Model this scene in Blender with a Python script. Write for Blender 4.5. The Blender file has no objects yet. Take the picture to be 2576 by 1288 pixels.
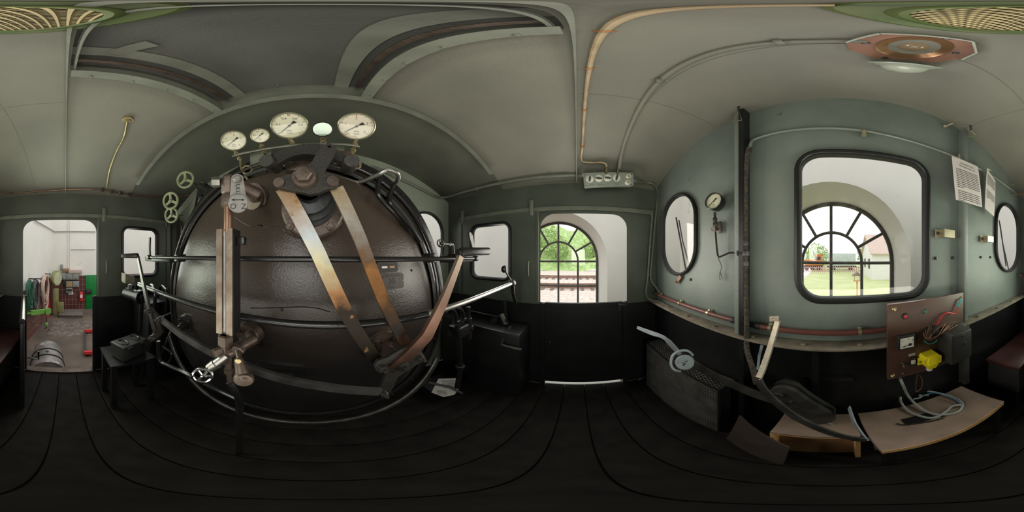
import bpy, bmesh, math, random
from mathutils import Vector, Matrix
from mathutils.geometry import tessellate_polygon
random.seed(7)
R = math.radians; V = Vector; PI = math.pi
SC = bpy.context.scene; COL = SC.collection
H = 1.45                      # height of the viewpoint above the cab floor
CAM = V((0, 0, H)); CX = -0.134
XR, XL, YB, YF = 1.436, -1.704, -0.75, 1.45   # cab walls
# ---------- bearings: where a direction meets a surface of the cab ----------
def ray(px, py):
    a = R((px-808)*360/2576); b = R(90-py*180/1288)
    return V((math.sin(a)*math.cos(b), math.cos(a)*math.cos(b), math.sin(b)))
def PY(px, py, y): d = ray(px, py); return CAM+d*(y/d.y)
def PX(px, py, x): d = ray(px, py); return CAM+d*(x/d.x)
def PZ(px, py, z): d = ray(px, py); return CAM+d*((z-H)/d.z)
def PR(px, py, r): d = ray(px, py); return CAM+d*(r/math.hypot(d.x, d.y))
def PP(px, py, p, n): d = ray(px, py); return CAM+d*((p-CAM).dot(n)/d.dot(n))
def roofz(x): return H+1.095-0.165*(x-CX)**2
def PF(px, py, off=0.0):
    d = ray(px, py); t = 0.3
    for _ in range(400):
        p = CAM+d*t
        if p.z >= roofz(p.x)-off: break
        t += 0.005
    return p
def PC(px, py, off=.02):          # first of roof, side wall or front wall
    d = ray(px, py); t = .3
    for _ in range(600):
        p = CAM+d*t
        if p.z >= roofz(p.x)-off or p.x > XR-off or p.x < XL+off or p.y > YF-off or p.y < YB+off: break
        t += .004
    return p
# ---------- materials ----------
MATS = {}
def M(name, c1, c2=None, scale=6, rough=.5, metal=0, bump=0, bscale=80, chip=None, lo=.35, hi=.65, spec=.5, grad=None, detail=6):
    if name in MATS: return MATS[name]
    m = bpy.data.materials.new(name); m.use_nodes = True; nt = m.node_tree; N = nt.nodes; L = nt.links
    b = N['Principled BSDF']; tc = N.new('ShaderNodeTexCoord')
    b.inputs['Roughness'].default_value = rough; b.inputs['Metallic'].default_value = metal
    b.inputs['Specular IOR Level'].default_value = spec
    c2 = c2 or tuple(x*.8 for x in c1)
    nz = N.new('ShaderNodeTexNoise'); nz.inputs['Scale'].default_value = scale; nz.inputs['Detail'].default_value = detail
    L.new(tc.outputs['Object'], nz.inputs['Vector'])
    rp = N.new('ShaderNodeValToRGB'); e = rp.color_ramp.elements
    e[0].position = lo; e[1].position = hi; e[0].color = (*c1, 1); e[1].color = (*c2, 1)
    L.new(nz.outputs['Fac'], rp.inputs['Fac']); out = rp.outputs['Color']
    def mix(fac, a, c):
        x = N.new('ShaderNodeMix'); x.data_type = 'RGBA'; L.new(fac, x.inputs[0]); L.new(a, x.inputs[6])
        if isinstance(c, tuple): x.inputs[7].default_value = (*c, 1)
        else: L.new(c, x.inputs[7])
        return x.outputs[2]
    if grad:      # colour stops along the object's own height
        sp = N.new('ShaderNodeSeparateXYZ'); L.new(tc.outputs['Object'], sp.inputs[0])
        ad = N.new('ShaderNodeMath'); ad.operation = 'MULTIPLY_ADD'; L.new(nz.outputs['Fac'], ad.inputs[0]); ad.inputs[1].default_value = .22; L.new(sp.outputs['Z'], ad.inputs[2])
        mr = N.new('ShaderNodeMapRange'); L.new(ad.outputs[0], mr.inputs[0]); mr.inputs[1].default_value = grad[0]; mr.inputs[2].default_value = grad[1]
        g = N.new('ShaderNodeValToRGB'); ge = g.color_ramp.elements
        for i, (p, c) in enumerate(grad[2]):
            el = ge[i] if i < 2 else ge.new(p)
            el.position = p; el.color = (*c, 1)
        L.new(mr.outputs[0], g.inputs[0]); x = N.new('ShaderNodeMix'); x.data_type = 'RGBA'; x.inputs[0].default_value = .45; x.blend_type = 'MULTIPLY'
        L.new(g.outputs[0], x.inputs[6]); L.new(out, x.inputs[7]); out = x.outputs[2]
    if chip:      # (colour, scale, threshold)
        n2 = N.new('ShaderNodeTexNoise'); n2.inputs['Scale'].default_value = chip[1]; n2.inputs['Detail'].default_value = 8
        L.new(tc.outputs['Object'], n2.inputs['Vector']); r2 = N.new('ShaderNodeValToRGB')
        r2.color_ramp.elements[0].position = chip[2]; r2.color_ramp.elements[1].position = chip[2]+.04
        L.new(n2.outputs['Fac'], r2.inputs['Fac']); out = mix(r2.outputs['Color'], out, chip[0])
    L.new(out, b.inputs['Base Color'])
    if bump:
        n3 = N.new('ShaderNodeTexNoise'); n3.inputs['Scale'].default_value = bscale; n3.inputs['Detail'].default_value = 3
        L.new(tc.outputs['Object'], n3.inputs['Vector']); bp = N.new('ShaderNodeBump')
        bp.inputs['Strength'].default_value = bump; bp.inputs['Distance'].default_value = .0035
        L.new(n3.outputs['Fac'], bp.inputs['Height']); L.new(bp.outputs[0], b.inputs['Normal'])
    MATS[name] = m; return m
def glass(name, fac=.07, tint=(1, 1, 1)):
    m = bpy.data.materials.new(name); m.use_nodes = True; nt = m.node_tree; N = nt.nodes; L = nt.links
    N.remove(N['Principled BSDF']); t = N.new('ShaderNodeBsdfTransparent'); t.inputs[0].default_value = (*tint, 1)
    g = N.new('ShaderNodeBsdfGlossy'); g.inputs['Roughness'].default_value = .02; x = N.new('ShaderNodeMixShader'); x.inputs[0].default_value = fac
    L.new(t.outputs[0], x.inputs[1]); L.new(g.outputs[0], x.inputs[2]); L.new(x.outputs[0], N['Material Output'].inputs[0])
    MATS[name] = m; return m
def emis(name, c, s):
    m = bpy.data.materials.new(name); m.use_nodes = True; b = m.node_tree.nodes['Principled BSDF']
    b.inputs['Base Color'].default_value = (*c, 1); b.inputs['Emission Color'].default_value = (*c, 1); b.inputs['Emission Strength'].default_value = s
    MATS[name] = m; return m
def bricks(name, c1, c2, mortar, sx, w=.5, h=.25, rough=.4, ms=.015):
    m = M(name, c1, rough=rough); nt = m.node_tree; N = nt.nodes; L = nt.links
    tc = N.new('ShaderNodeTexCoord'); mp = N.new('ShaderNodeMapping'); mp.inputs['Rotation'].default_value = (R(90), 0, 0) if sx == 'x' else (R(90), 0, R(90))
    if sx == 'y':
        mp.inputs['Rotation'].default_value = (0, 0, 0)
        cs = N.new('ShaderNodeSeparateXYZ'); cc = N.new('ShaderNodeCombineXYZ'); L.new(tc.outputs['Object'], cs.inputs[0])
        L.new(cs.outputs['Y'], cc.inputs['X']); L.new(cs.outputs['Z'], cc.inputs['Y']); src = cc.outputs[0]
    else:
        cs = N.new('ShaderNodeSeparateXYZ'); cc = N.new('ShaderNodeCombineXYZ'); L.new(tc.outputs['Object'], cs.inputs[0])
        L.new(cs.outputs['X'], cc.inputs['X']); L.new(cs.outputs['Z'], cc.inputs['Y']); src = cc.outputs[0]
    bk = N.new('ShaderNodeTexBrick'); bk.offset = 0.0; L.new(src, bk.inputs['Vector']); bk.inputs['Scale'].default_value = 1
    bk.inputs['Color1'].default_value = (*c1, 1); bk.inputs['Color2'].default_value = (*c2, 1); bk.inputs['Mortar'].default_value = (*mortar, 1)
    bk.inputs['Brick Width'].default_value = w; bk.inputs['Row Height'].default_value = h; bk.inputs['Mortar Size'].default_value = ms
    L.new(bk.outputs[0], N['Principled BSDF'].inputs['Base Color']); return m
# ---------- mesh builder ----------
def frame(N_, up=V((0, 0, 1))):
    n = V(N_).normalized(); u = V(up).cross(n)
    if u.length < 1e-4: u = V((0, 1, 0)).cross(n)
    u.normalize(); return u, n.cross(u), n      # right, up, towards the viewer
def smooth(pts, n=6, closed=False):
    pts = [V(p) for p in pts]; out = []; L = len(pts)
    if L < 3: return pts
    g = (lambda i: pts[i % L]) if closed else (lambda i: pts[max(0, min(L-1, i))])
    for i in range(L if closed else L-1):
        a, b, c, d = g(i-1), g(i), g(i+1), g(i+2)
        for k in range(n):
            t = k/n
            out.append(.5*((2*b)+(c-a)*t+(2*a-5*b+4*c-d)*t*t+(3*b-a-3*c+d)*t**3))
    if not closed: out.append(pts[-1])
    return out
def circ(cx, cy, r, n=32, a0=0, a1=2*PI, ry=None):
    full = abs(a1-a0-2*PI) < 1e-6
    return [(cx+r*math.cos(a0+(a1-a0)*i/(n if full else n-1)), cy+(ry or r)*math.sin(a0+(a1-a0)*i/(n if full else n-1))) for i in range(n)]
def rrect(cx, cy, w, h, r, n=8):
    o = []
    for sx, sy, a in ((1, 1, 0), (-1, 1, 90), (-1, -1, 180), (1, -1, 270)):
        for i in range(n+1):
            t = R(a+90*i/n); o.append((cx+sx*(w/2-r)+r*math.cos(t), cy+sy*(h/2-r)+r*math.sin(t)))
    return o
def capsule(p, q, r0, r1, n=12):
    p, q = V((*p, 0)), V((*q, 0)); d = (q-p); a = math.atan2(d.y, d.x); o = []
    for i in range(n+1): t = a-PI/2+PI*i/n; o.append((q.x+r1*math.cos(t), q.y+r1*math.sin(t)))
    for i in range(n+1): t = a+PI/2+PI*i/n; o.append((p.x+r0*math.cos(t), p.y+r0*math.sin(t)))
    return o
ORG = {}
_txt = {}
class MB:
    def __init__(s): s.v = []; s.f = []; s.ch = []
    def add(s, vs, fs):
        b = len(s.v); s.ch.append((b, len(s.f))); s.v += [V(v) for v in vs]; s.f += [tuple(i+b for i in f) for f in fs]; return s
    def box(s, c, d, rz=0, bev=0, mat=None):
        bm = bmesh.new(); bmesh.ops.create_cube(bm, size=1)
        for v in bm.verts: v.co = V((v.co.x*d[0], v.co.y*d[1], v.co.z*d[2]))
        if bev: bmesh.ops.bevel(bm, geom=bm.edges[:], offset=bev, segments=2, affect='EDGES', profile=.5)
        m = mat or Matrix.Rotation(rz, 3, 'Z'); bm.verts.index_update()
        s.add([m @ v.co+V(c) for v in bm.verts], [tuple(v.index for v in f.verts) for f in bm.faces]); bm.free(); return s
    def tube(s, pts, r, seg=10, closed=False, sm=0, cap=True):
        pts = [V(p) for p in pts]
        if sm: pts = smooth(pts, sm, closed)
        L = len(pts); rs = r if isinstance(r, (list, tuple)) else [r]*L
        if len(rs) != L: rs = [rs[int(i*(len(rs)-1)/max(1, L-1)+.5)] for i in range(L)]
        def tan(i):
            if closed: return (pts[(i+1) % L]-pts[i-1]).normalized()
            return (pts[min(L-1, i+1)]-pts[max(0, i-1)]).normalized()
        t = tan(0); n = t.orthogonal().normalized(); vs = []
        for i in range(L):
            t2 = tan(i); q = t.rotation_difference(t2); n = (q @ n).normalized(); t = t2; b = t.cross(n)
            for k in range(seg):
                a = 2*PI*k/seg; vs.append(pts[i]+(n*math.cos(a)+b*math.sin(a))*rs[i])
        fs = []
        for i in range(L if closed else L-1):
            j = (i+1) % L
            for k in range(seg): k2 = (k+1) % seg; fs.append((i*seg+k, i*seg+k2, j*seg+k2, j*seg+k))
        if not closed and cap: fs += [tuple(range(seg))[::-1], tuple((L-1)*seg+k for k in range(seg))]
        return s.add(vs, fs)
    def cyl(s, p, q, r, r2=None, seg=20): return s.tube([p, q], [r, r if r2 is None else r2], seg)
    def lathe(s, prof, O, A, seg=32):
        u, v, n = frame(A); O = V(O); vs = []; fs = []; P = len(prof)
        for i in range(seg):
            a = 2*PI*i/seg
            for r, h in prof: vs.append(O+n*h+(u*math.cos(a)+v*math.sin(a))*max(r, 1e-5))
        for i in range(seg):
            j = (i+1) % seg
            for k in range(P-1): fs.append((i*P+k, j*P+k, j*P+k+1, i*P+k+1))
        return s.add(vs, fs)
    def prism(s, loops, O, U, W, N_, d, back=0):
        O, U, W, N_ = V(O), V(U), V(W), V(N_)
        if not isinstance(loops[0][0], (tuple, list)): loops = [loops]
        tri = tessellate_polygon([[V((a, b, 0)) for a, b in l] for l in loops]); flat = [p for l in loops for p in l]; n = len(flat)
        vs = [O+U*a+W*b+N_*d for a, b in flat]+[O+U*a+W*b+N_*back for a, b in flat]
        fs = [tuple(t) for t in tri]+[tuple(i+n for i in t)[::-1] for t in tri]; k = 0
        for l in loops:
            m = len(l)
            for i in range(m): a, b = k+i, k+(i+1) % m; fs.append((a, b, b+n, a+n))
            k += m
        return s.add(vs, fs)
    def bar(s, pts, w, N_, t, sm=0):
        pts = [V(p) for p in pts]
        if sm: pts = smooth(pts, sm)
        L = len(pts); N_ = V(N_).normalized(); ws = w if isinstance(w, (list, tuple)) else [w]*L
        if len(ws) != L: ws = [ws[int(i*(len(ws)-1)/max(1, L-1)+.5)] for i in range(L)]
        vs = []
        for i, p in enumerate(pts):
            d = (pts[min(L-1, i+1)]-pts[max(0, i-1)]).normalized(); sd = N_.cross(d).normalized()*ws[i]/2; h = N_*t/2
            vs += [p+sd+h, p-sd+h, p-sd-h, p+sd-h]
        fs = [(0, 1, 2, 3), tuple(4*(L-1)+k for k in (3, 2, 1, 0))]
        for i in range(L-1):
            for k in range(4): k2 = (k+1) % 4; fs.append((4*i+k, 4*i+4+k, 4*i+4+k2, 4*i+k2))
        return s.add(vs, fs)
    def sphere(s, c, r, sc=(1, 1, 1), seg=20):
        vs = []; fs = []; n = seg//2
        for j in range(n+1):
            t = PI*j/n
            for i in range(seg):
                a = 2*PI*i/seg; vs.append(V(c)+V((r*sc[0]*math.sin(t)*math.cos(a), r*sc[1]*math.sin(t)*math.sin(a), r*sc[2]*math.cos(t))))
        for j in range(n):
            for i in range(seg): k = (i+1) % seg; fs.append((j*seg+i, (j+1)*seg+i, (j+1)*seg+k, j*seg+k))
        return s.add(vs, fs)
    def hexn(s, c, A, r, h): return s.lathe([(0, h), (r*.85, h), (r, h*.8), (r, 0), (0, 0)], c, A, 6)
    def text(s, body, size, O, U, W, N_, d=.0008, align='CENTER'):
        k = (body, align)
        if k not in _txt:
            cu = bpy.data.curves.new('t', 'FONT'); cu.body = body; cu.align_x = align; cu.align_y = 'CENTER'; cu.size = 1; cu.resolution_u = 3
            o = bpy.data.objects.new('t', cu); COL.objects.link(o); dg = bpy.context.evaluated_depsgraph_get()
            me = bpy.data.meshes.new_from_object(o.evaluated_get(dg)); _txt[k] = ([v.co.copy() for v in me.vertices], [tuple(p.vertices) for p in me.polygons])
            bpy.data.objects.remove(o); bpy.data.curves.remove(cu); bpy.data.meshes.remove(me)
        vs, fs = _txt[k]; return s.add([V(O)+V(U)*v.x*size+V(W)*v.y*size+V(N_)*d for v in vs], fs)
    def build(s, name, mat, parent=None, ang=35, org=None):
        me = bpy.data.meshes.new(name)
        if parent is not None: o0 = ORG[parent]
        else:
            lo = [min(v[i] for v in s.v) for i in range(3)]; hi = [max(v[i] for v in s.v) for i in range(3)]
            o0 = V(((lo[0]+hi[0])/2, (lo[1]+hi[1])/2, lo[2])) if org is None else V(org)
        me.from_pydata([v-o0 for v in s.v], [], s.f); me.validate()
        bm = bmesh.new(); bm.from_mesh(me); bmesh.ops.recalc_face_normals(bm, faces=bm.faces); bm.to_mesh(me); bm.free()
        me.polygons.foreach_set('use_smooth', [True]*len(me.polygons)); me.set_sharp_from_angle(angle=R(ang))
        me.materials.append(mat if not isinstance(mat, str) else MATS[mat])
        o = bpy.data.objects.new(name, me); COL.objects.link(o); ORG[o] = o0.copy()
        if parent is not None: o.parent = parent
        else: o.location = o0
        return o
def each(mb, name, mat, parent=None, pad=.0004):
    # every separate piece becomes an object of its own
    ch = mb.ch+[(len(mb.v), len(mb.f))]; P_ = []
    for i in range(len(mb.ch)):
        vs = mb.v[ch[i][0]:ch[i+1][0]]; fs = [tuple(k-ch[i][0] for k in f) for f in mb.f[ch[i][1]:ch[i+1][1]]]
        P_.append([vs, fs, [min(v[k] for v in vs)-pad for k in range(3)], [max(v[k] for v in vs)+pad for k in range(3)]])
    g = list(range(len(P_)))
    def fd(i):
        while g[i] != i: i = g[i]
        return i
    for i in range(len(P_)):
        for j in range(i):
            if all(P_[i][2][k] <= P_[j][3][k] and P_[j][2][k] <= P_[i][3][k] for k in range(3)): g[fd(i)] = fd(j)
    out = []
    for r in sorted(set(fd(i) for i in range(len(P_)))):
        m = MB()
        for i in range(len(P_)):
            if fd(i) == r: m.add(P_[i][0], P_[i][1])
        out.append(m.build(name, mat, parent))
    return out
def tag(o, label, cat, group=None, kind=None):
    o['label'] = label; o['category'] = cat
    if group: o['group'] = group
    if kind: o['kind'] = kind
    return o
def thing(name, label, cat, loc, group=None):
    o = bpy.data.objects.new(name, None); o.empty_display_size = .05; COL.objects.link(o); o.location = V(loc); ORG[o] = V(loc)
    return tag(o, label, cat, group)
def struct(o): o['kind'] = 'structure'; return o
X3, Y3, Z3 = V((1, 0, 0)), V((0, 1, 0)), V((0, 0, 1))
# viewer-facing frames of the cab walls: (right, up, normal)
FR = (X3, Z3, -Y3)            # front wall seen from inside
BK = (-X3, Z3, Y3)            # rear wall
RT = (-Y3, Z3, -X3)           # right wall
LT = (Y3, Z3, X3)             # left wall
# ---------- palette ----------
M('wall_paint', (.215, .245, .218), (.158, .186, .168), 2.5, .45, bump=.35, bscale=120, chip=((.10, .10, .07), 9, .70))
M('roof_paint', (.205, .195, .158), (.160, .155, .127), 2.0, .5, bump=.35, bscale=110)
M('roof_dark', (.10, .098, .088), (.075, .073, .066), 3, .5, bump=.3, bscale=120)
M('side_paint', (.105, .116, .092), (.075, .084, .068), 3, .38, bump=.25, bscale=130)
M('trim_paint', (.20, .205, .165), (.15, .155, .125), 8, .4, bump=.15, chip=((.30, .24, .13), 20, .72))
M('black_paint', (.010, .010, .011), (.006, .006, .007), 6, .42, bump=.2, bscale=100)
M('lit_front_paint', (.36, .395, .31), (.29, .33, .255), 3, .45, bump=.3, bscale=120)  # lighter wall paint: the light on the front wall is put into the colour
M('shaded_roof', (.12, .122, .095), (.085, .083, .068), 2.2, .5, bump=.35, bscale=110)  # darker roof paint: shade beyond the front rib is put into the colour
M('plate_brown', (.055, .043, .037), (.035, .028, .025), 20, .5, .3, bump=.2)
M('guard_metal', (.25, .21, .17), (.13, .085, .06), 16, .42, .5, bump=.2, chip=((.05, .045, .04), 22, .66))
M('dusty_black', (.055, .051, .048), (.026, .024, .023), 14, .4, bump=.3)
M('wheel_green', (.34, .36, .21), (.25, .27, .16), 14, .4)
M('steel_tan', (.36, .32, .26), (.27, .22, .16), 22, .42, .5, bump=.15)
M('lever_steel', (.24, .23, .22), (.15, .14, .13), 20, .4, .6, bump=.3)
M('black_gloss', (.014, .013, .013), (.009, .009, .009), 10, .25, bump=.15, bscale=60)
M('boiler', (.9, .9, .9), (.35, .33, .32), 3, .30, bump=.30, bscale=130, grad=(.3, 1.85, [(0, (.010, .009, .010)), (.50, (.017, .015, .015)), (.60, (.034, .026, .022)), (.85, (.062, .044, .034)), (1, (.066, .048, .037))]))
M('cast', (.034, .029, .022), (.010, .009, .008), 220, .5, bump=.5, bscale=420, chip=((.15, .075, .035), 9, .66))
M('rubber', (.006, .006, .006), None, 5, .5)
M('floorwood', (.0135, .0112, .0095), (.0065, .0057, .0052), 9, .8, bump=.4, bscale=60, spec=.15)
M('steel', (.42, .40, .37), (.26, .25, .23), 12, .32, .9)
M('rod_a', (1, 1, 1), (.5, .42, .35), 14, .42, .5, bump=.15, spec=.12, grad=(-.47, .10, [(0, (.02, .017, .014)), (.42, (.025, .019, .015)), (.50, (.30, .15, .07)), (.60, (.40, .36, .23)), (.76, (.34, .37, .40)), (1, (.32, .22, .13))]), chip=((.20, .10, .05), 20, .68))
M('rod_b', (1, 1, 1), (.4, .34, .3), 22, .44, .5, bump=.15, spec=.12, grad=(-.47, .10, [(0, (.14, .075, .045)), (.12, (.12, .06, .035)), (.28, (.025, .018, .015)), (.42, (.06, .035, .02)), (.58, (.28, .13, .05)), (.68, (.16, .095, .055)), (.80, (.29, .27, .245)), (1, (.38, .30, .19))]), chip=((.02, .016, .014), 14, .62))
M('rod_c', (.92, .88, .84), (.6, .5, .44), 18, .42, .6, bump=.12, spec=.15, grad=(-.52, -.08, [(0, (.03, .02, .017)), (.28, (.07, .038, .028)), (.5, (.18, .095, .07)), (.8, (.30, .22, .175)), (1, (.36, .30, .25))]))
M('dark_steel', (.10, .095, .09), (.05, .045, .042), 15, .35, .7, bump=.1)
M('brown_metal', (.13, .095, .075), (.07, .05, .04), 18, .42, .5, bump=.3, bscale=90)
M('copper', (.30, .17, .11), (.16, .09, .06), 14, .38, .7)
M('dark_pipe', (.07, .058, .05), (.035, .03, .028), 12, .3, .6)
M('brass', (.42, .34, .18), (.26, .21, .12), 12, .38, .7)
M('gauge_rim', (.44, .42, .30), (.34, .32, .22), 12, .32, .6)
M('dial', (.76, .72, .54), (.72, .68, .50), 4, .5)
M('dial_pink', (.78, .69, .55), (.74, .65, .52), 4, .5)
M('white_paint', (.78, .76, .72), (.74, .72, .68), 2, .6, bump=.1)
M('print', (.05, .047, .047), None, 5, .7)
M('mullion', (.085, .075, .062), (.05, .045, .038), 9, .6)
M('ink', (.012, .012, .012), None, 5, .5)
M('redmark', (.55, .04, .03), None, 5, .5)
M('paper', (.74, .66, .64), (.70, .62, .60), 5, .8)
M('box_grey', (.27, .29, .24), (.22, .235, .195), 7, .4, bump=.1)
M('ceramic', (.80, .76, .66), None, 5, .25)
M('cable_beige', (.50, .38, .24), (.36, .26, .16), 20, .6)
M('cable_grey', (.33, .35, .33), (.26, .27, .25), 12, .5)
M('red_pipe', (.20, .055, .045), (.15, .06, .05), 12, .4, bump=.1)
M('dust', (.24, .20, .15), (.15, .13, .10), 16, .9, bump=.4, bscale=90)
M('hosewrap', (.085, .065, .048), (.03, .025, .02), 60, .85, bump=1, bscale=90)
M('panelwood', (.115, .058, .040), (.075, .038, .027), 5, .42, bump=.1)
M('boardtop', (.25, .17, .13), (.18, .125, .095), 9, .6, bump=.15)
M('pine', (.72, .42, .18), (.58, .31, .13), 9, .55)
M('yellow', (.95, .82, .02), (.85, .70, .02), 14, .35)
M('red', (.62, .03, .03), None, 5, .4)
M('green_cap', (.07, .13, .10), None, 5, .4)
M('blackbox', (.022, .022, .022), (.03, .029, .027), 8, .45, bump=.1)
M('rustplate', (.26, .115, .07), (.17, .075, .05), 9, .55)
M('reflector', (.36, .21, .11), (.27, .15, .08), 7, .28, .6)
M('lampgrey', (.36, .38, .32), (.30, .32, .27), 8, .3)
M('leather', (.085, .026, .023), (.045, .015, .013), 6, .38, bump=.2)
M('palegrey', (.34, .38, .41), (.26, .29, .31), 12, .4, bump=.2)
M('zinc', (.50, .44, .30), (.36, .31, .2), 12, .35, .6)
M('bluewire', (.05, .25, .45), None, 5, .5)
M('tealwire', (.03, .36, .36), None, 5, .5)
M('gridmesh', (.15, .14, .13), (.09, .085, .08), 10, .5, .3)
M('mirrorish', (.15, .17, .14), (.09, .12, .08), 9, .16, 1)
glass('pane_glass', .05); glass('dial_glass', .04)
M('shed_white', (.79, .755, .685), (.74, .71, .645), 1.2, .8, bump=.05, chip=((.62, .61, .54), 2, .68))
M('shed_floor', (.145, .108, .082), (.09, .068, .053), 1.6, .9, bump=.4, bscale=8)
M('grass', (.48, .55, .24), (.60, .62, .34), .6, .9, bump=.5, bscale=4)
M('gravel', (.74, .64, .55), (.52, .43, .37), 3.5, .95, bump=.6, bscale=9)
M('leafy', (.22, .38, .10), (.50, .60, .26), 1.4, .8, bump=.8, bscale=3)
# ---------- cab shell ----------
ZS = H-.43                     # height of the sill that splits painted wall from black dado
def zr(z): return H+z
# floor: boards running across the cab
b = MB(); y = YB
while y < YF-.01:
    w = min(.172, YF-y); b.box((CX, y+w/2, -.02), (XR-XL, w-.006, .04), bev=.003); y += .172
b.box((CX, .35, -.055), (XR-XL, YF-YB, .03))
struct(b.build('floor', 'floorwood', org=(0, 0, 0)))
# ceiling with the hatch opening
HX0, HX1, HY0, HY1 = -.49, .19, .015, .70
def roofpatch(mb, x0, x1, y0, y1, off=0, n=14, th=.02):
    vs = []; fs = []
    for i in range(n+1):
        x = x0+(x1-x0)*i/n; z = roofz(x)-off
        vs += [(x, y0, z), (x, y1, z), (x, y0, z+th), (x, y1, z+th)]
    for i in range(n):
        a = 4*i; c = a+4; fs += [(a, c, c+1, a+1), (a+2, a+3, c+3, c+2), (a, a+2, c+2, c), (a+1, c+1, c+3, a+3)]
    fs += [(0, 1, 3, 2), (4*n, 4*n+2, 4*n+3, 4*n+1)]
    mb.add(vs, fs)
b = MB(); roofpatch(b, XL-.02, XR+.02, YB-.03, HY0, n=40); 
roofpatch(b, XL-.02, HX0, HY0, HY1); roofpatch(b, HX1, XR+.02, HY0, HY1)
struct(b.build('ceiling', 'roof_paint', org=(0, 0, 0)))
b = MB(); roofpatch(b, XL-.02, XR+.02, HY1, YF+.03, n=40); struct(b.build('ceiling_front', 'shaded_roof', org=(0, 0, 0)))
# roof ribs (flat flanges standing down from the roof)
def rib(name, y, x0, x1, d, t, fl, mat='trim_paint'):
    b = MB(); n = 40; up = []; lo = []
    for i in range(n+1):
        x = x0+(x1-x0)*i/n; up.append((x, roofz(x)+.005)); lo.append((x, roofz(x)-d))
    b.prism(up+lo[::-1], (0, y-t/2, 0), X3, Z3, Y3, t)
    if fl:
        for i in range(n):
            xa, xb = lo[i][0], lo[i+1][0]; za, zb = lo[i][1], lo[i+1][1]
            b.add([(xa, y, za), (xb, y, zb), (xb, y+fl, zb), (xa, y+fl, za), (xa, y, za-.006), (xb, y, zb-.006), (xb, y+fl, zb-.006), (xa, y+fl, za-.006)], [(0, 1, 2, 3), (4, 7, 6, 5), (0, 4, 5, 1), (3, 2, 6, 7), (0, 3, 7, 4), (1, 5, 6, 2)])
    return struct(b.build(name, mat, org=(0, y, 0)))
rib('trim_1', .005, XL+.06, XR-.06, .05, .006, 0)
rib('trim_2', .702, CX-1.31, CX+1.31, .06, .006, -.035)
# hatch: side coamings with folded lips, front and rear lips, raised dark lid with stiffener strips
b = MB()
for x, s in ((HX0, -1), (HX1, 1)):
    z = roofz(x)
    b.box((x, .358, z+.06), (.006, .68, .24)); b.box((x-s*.0, .358, z-.06), (.05, .68, .006))
    for k in range(5): b.lathe([(0, .008), (.006, .006), (.008, 0)], (x+s*.016, .08+.14*k, z-.063), (0, 0, -1), 8)
b.box((-.15, .028, 2.6), (.67, .006, .22)); b.box((-.15, .692, 2.6), (.67, .006, .22))
struct(b.build('trim_3', 'trim_paint', org=(0, 0, 0)))
lid = MB(); n = 12; vs = []; fs = []
roofpatch(lid, HX0-.12, HX1+.12, -.02, .76, -.105, 14, .012)
lid = struct(lid.build('trim_4', 'roof_dark', org=(0, 0, 0)))
b = MB()
for x in (-.375, .085): b.box((x, .34, roofz(x)+.092), (.06, .70, .012))
b.box((-.33, .14, roofz(-.33)+.086), (.12, .045, .012), rz=.4)
each(b, 'stiffener', 'trim_paint', lid)
b = MB()
for x in (-.43, .145): b.box((x, .34, roofz(x)+.04), (.02, .62, .03))
each(b, 'guide_rail', 'brown_metal', lid)
# walls
def arcpts(x0, x1, n=30): return [(x0+(x1-x0)*i/n, roofz(x0+(x1-x0)*i/n)+.004) for i in range(n+1)]
WIN = (-.157, .168, .625, .735, .10)
OV = ((1.056, .178), (-1.375, .178)); OVF = ((1.10, .17), (-1.368, .17)); OW, OH = .455, .645
holes = [rrect(WIN[0], zr(WIN[1]), WIN[2], WIN[3], WIN[4])]+[rrect(x, zr(z), OW, OH, OW/2-.001, 10) for x, z in OV]
loop = [(XL, ZS), (XR, ZS)]+arcpts(XR, XL)
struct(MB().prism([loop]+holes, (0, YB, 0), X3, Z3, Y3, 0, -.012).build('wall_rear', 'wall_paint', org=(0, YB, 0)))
BC = V((-.15, 0, H-.29))       # boiler axis
holes = [rrect(x, zr(z), OW, OH, OW/2-.001, 10) for x, z in OVF]+[circ(BC.x, BC.z, .80, 48)]
loop = [(XL, 0), (XR, 0)]+arcpts(XR, XL)
struct(MB().prism([loop]+holes, (0, YF, 0), X3, Z3, Y3, .012, 0).build('wall_front', 'lit_front_paint', org=(0, YF, 0)))
DY0, DY1, DZ = -.452, .331, .384
def sidewall(name, x, th):
    r = .13; top = zr(DZ); lp = [(YB, ZS), (DY0, ZS)]
    lp += [(DY0+r-r*math.cos(R(a)), top-r+r*math.sin(R(a))) for a in range(0, 91, 9)]
    lp += [(DY1-r+r*math.sin(R(a)), top-r+r*math.cos(R(a))) for a in range(0, 91, 9)]
    lp += [(DY1, ZS), (YF, ZS), (YF, roofz(x)+.01), (YB, roofz(x)+.01)]
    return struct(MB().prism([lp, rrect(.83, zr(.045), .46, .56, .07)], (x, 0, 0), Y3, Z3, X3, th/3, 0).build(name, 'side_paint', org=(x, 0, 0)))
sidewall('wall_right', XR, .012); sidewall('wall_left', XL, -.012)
# black dado below the sill
struct(MB().box((CX, YB-.0, ZS/2), (XR-XL, .012, ZS)).build('baseboard_rear', 'black_paint'))
for nm, x in (('baseboard_right', XR+.006), ('baseboard_left', XL-.006)):
    b = MB(); b.box((x, (YB+DY0+.03)/2, ZS/2), (.012, DY0+.03-YB, ZS)); b.box((x, (YF+DY1-.03)/2, ZS/2), (.012, YF-DY1+.03, ZS))
    s = 1 if x > 0 else -1
    for yy in (DY0+.03, DY1-.03): b.box((x-s*.02, yy, ZS/2), (.03, .03, ZS))
    struct(b.build(nm, 'black_paint'))
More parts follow.
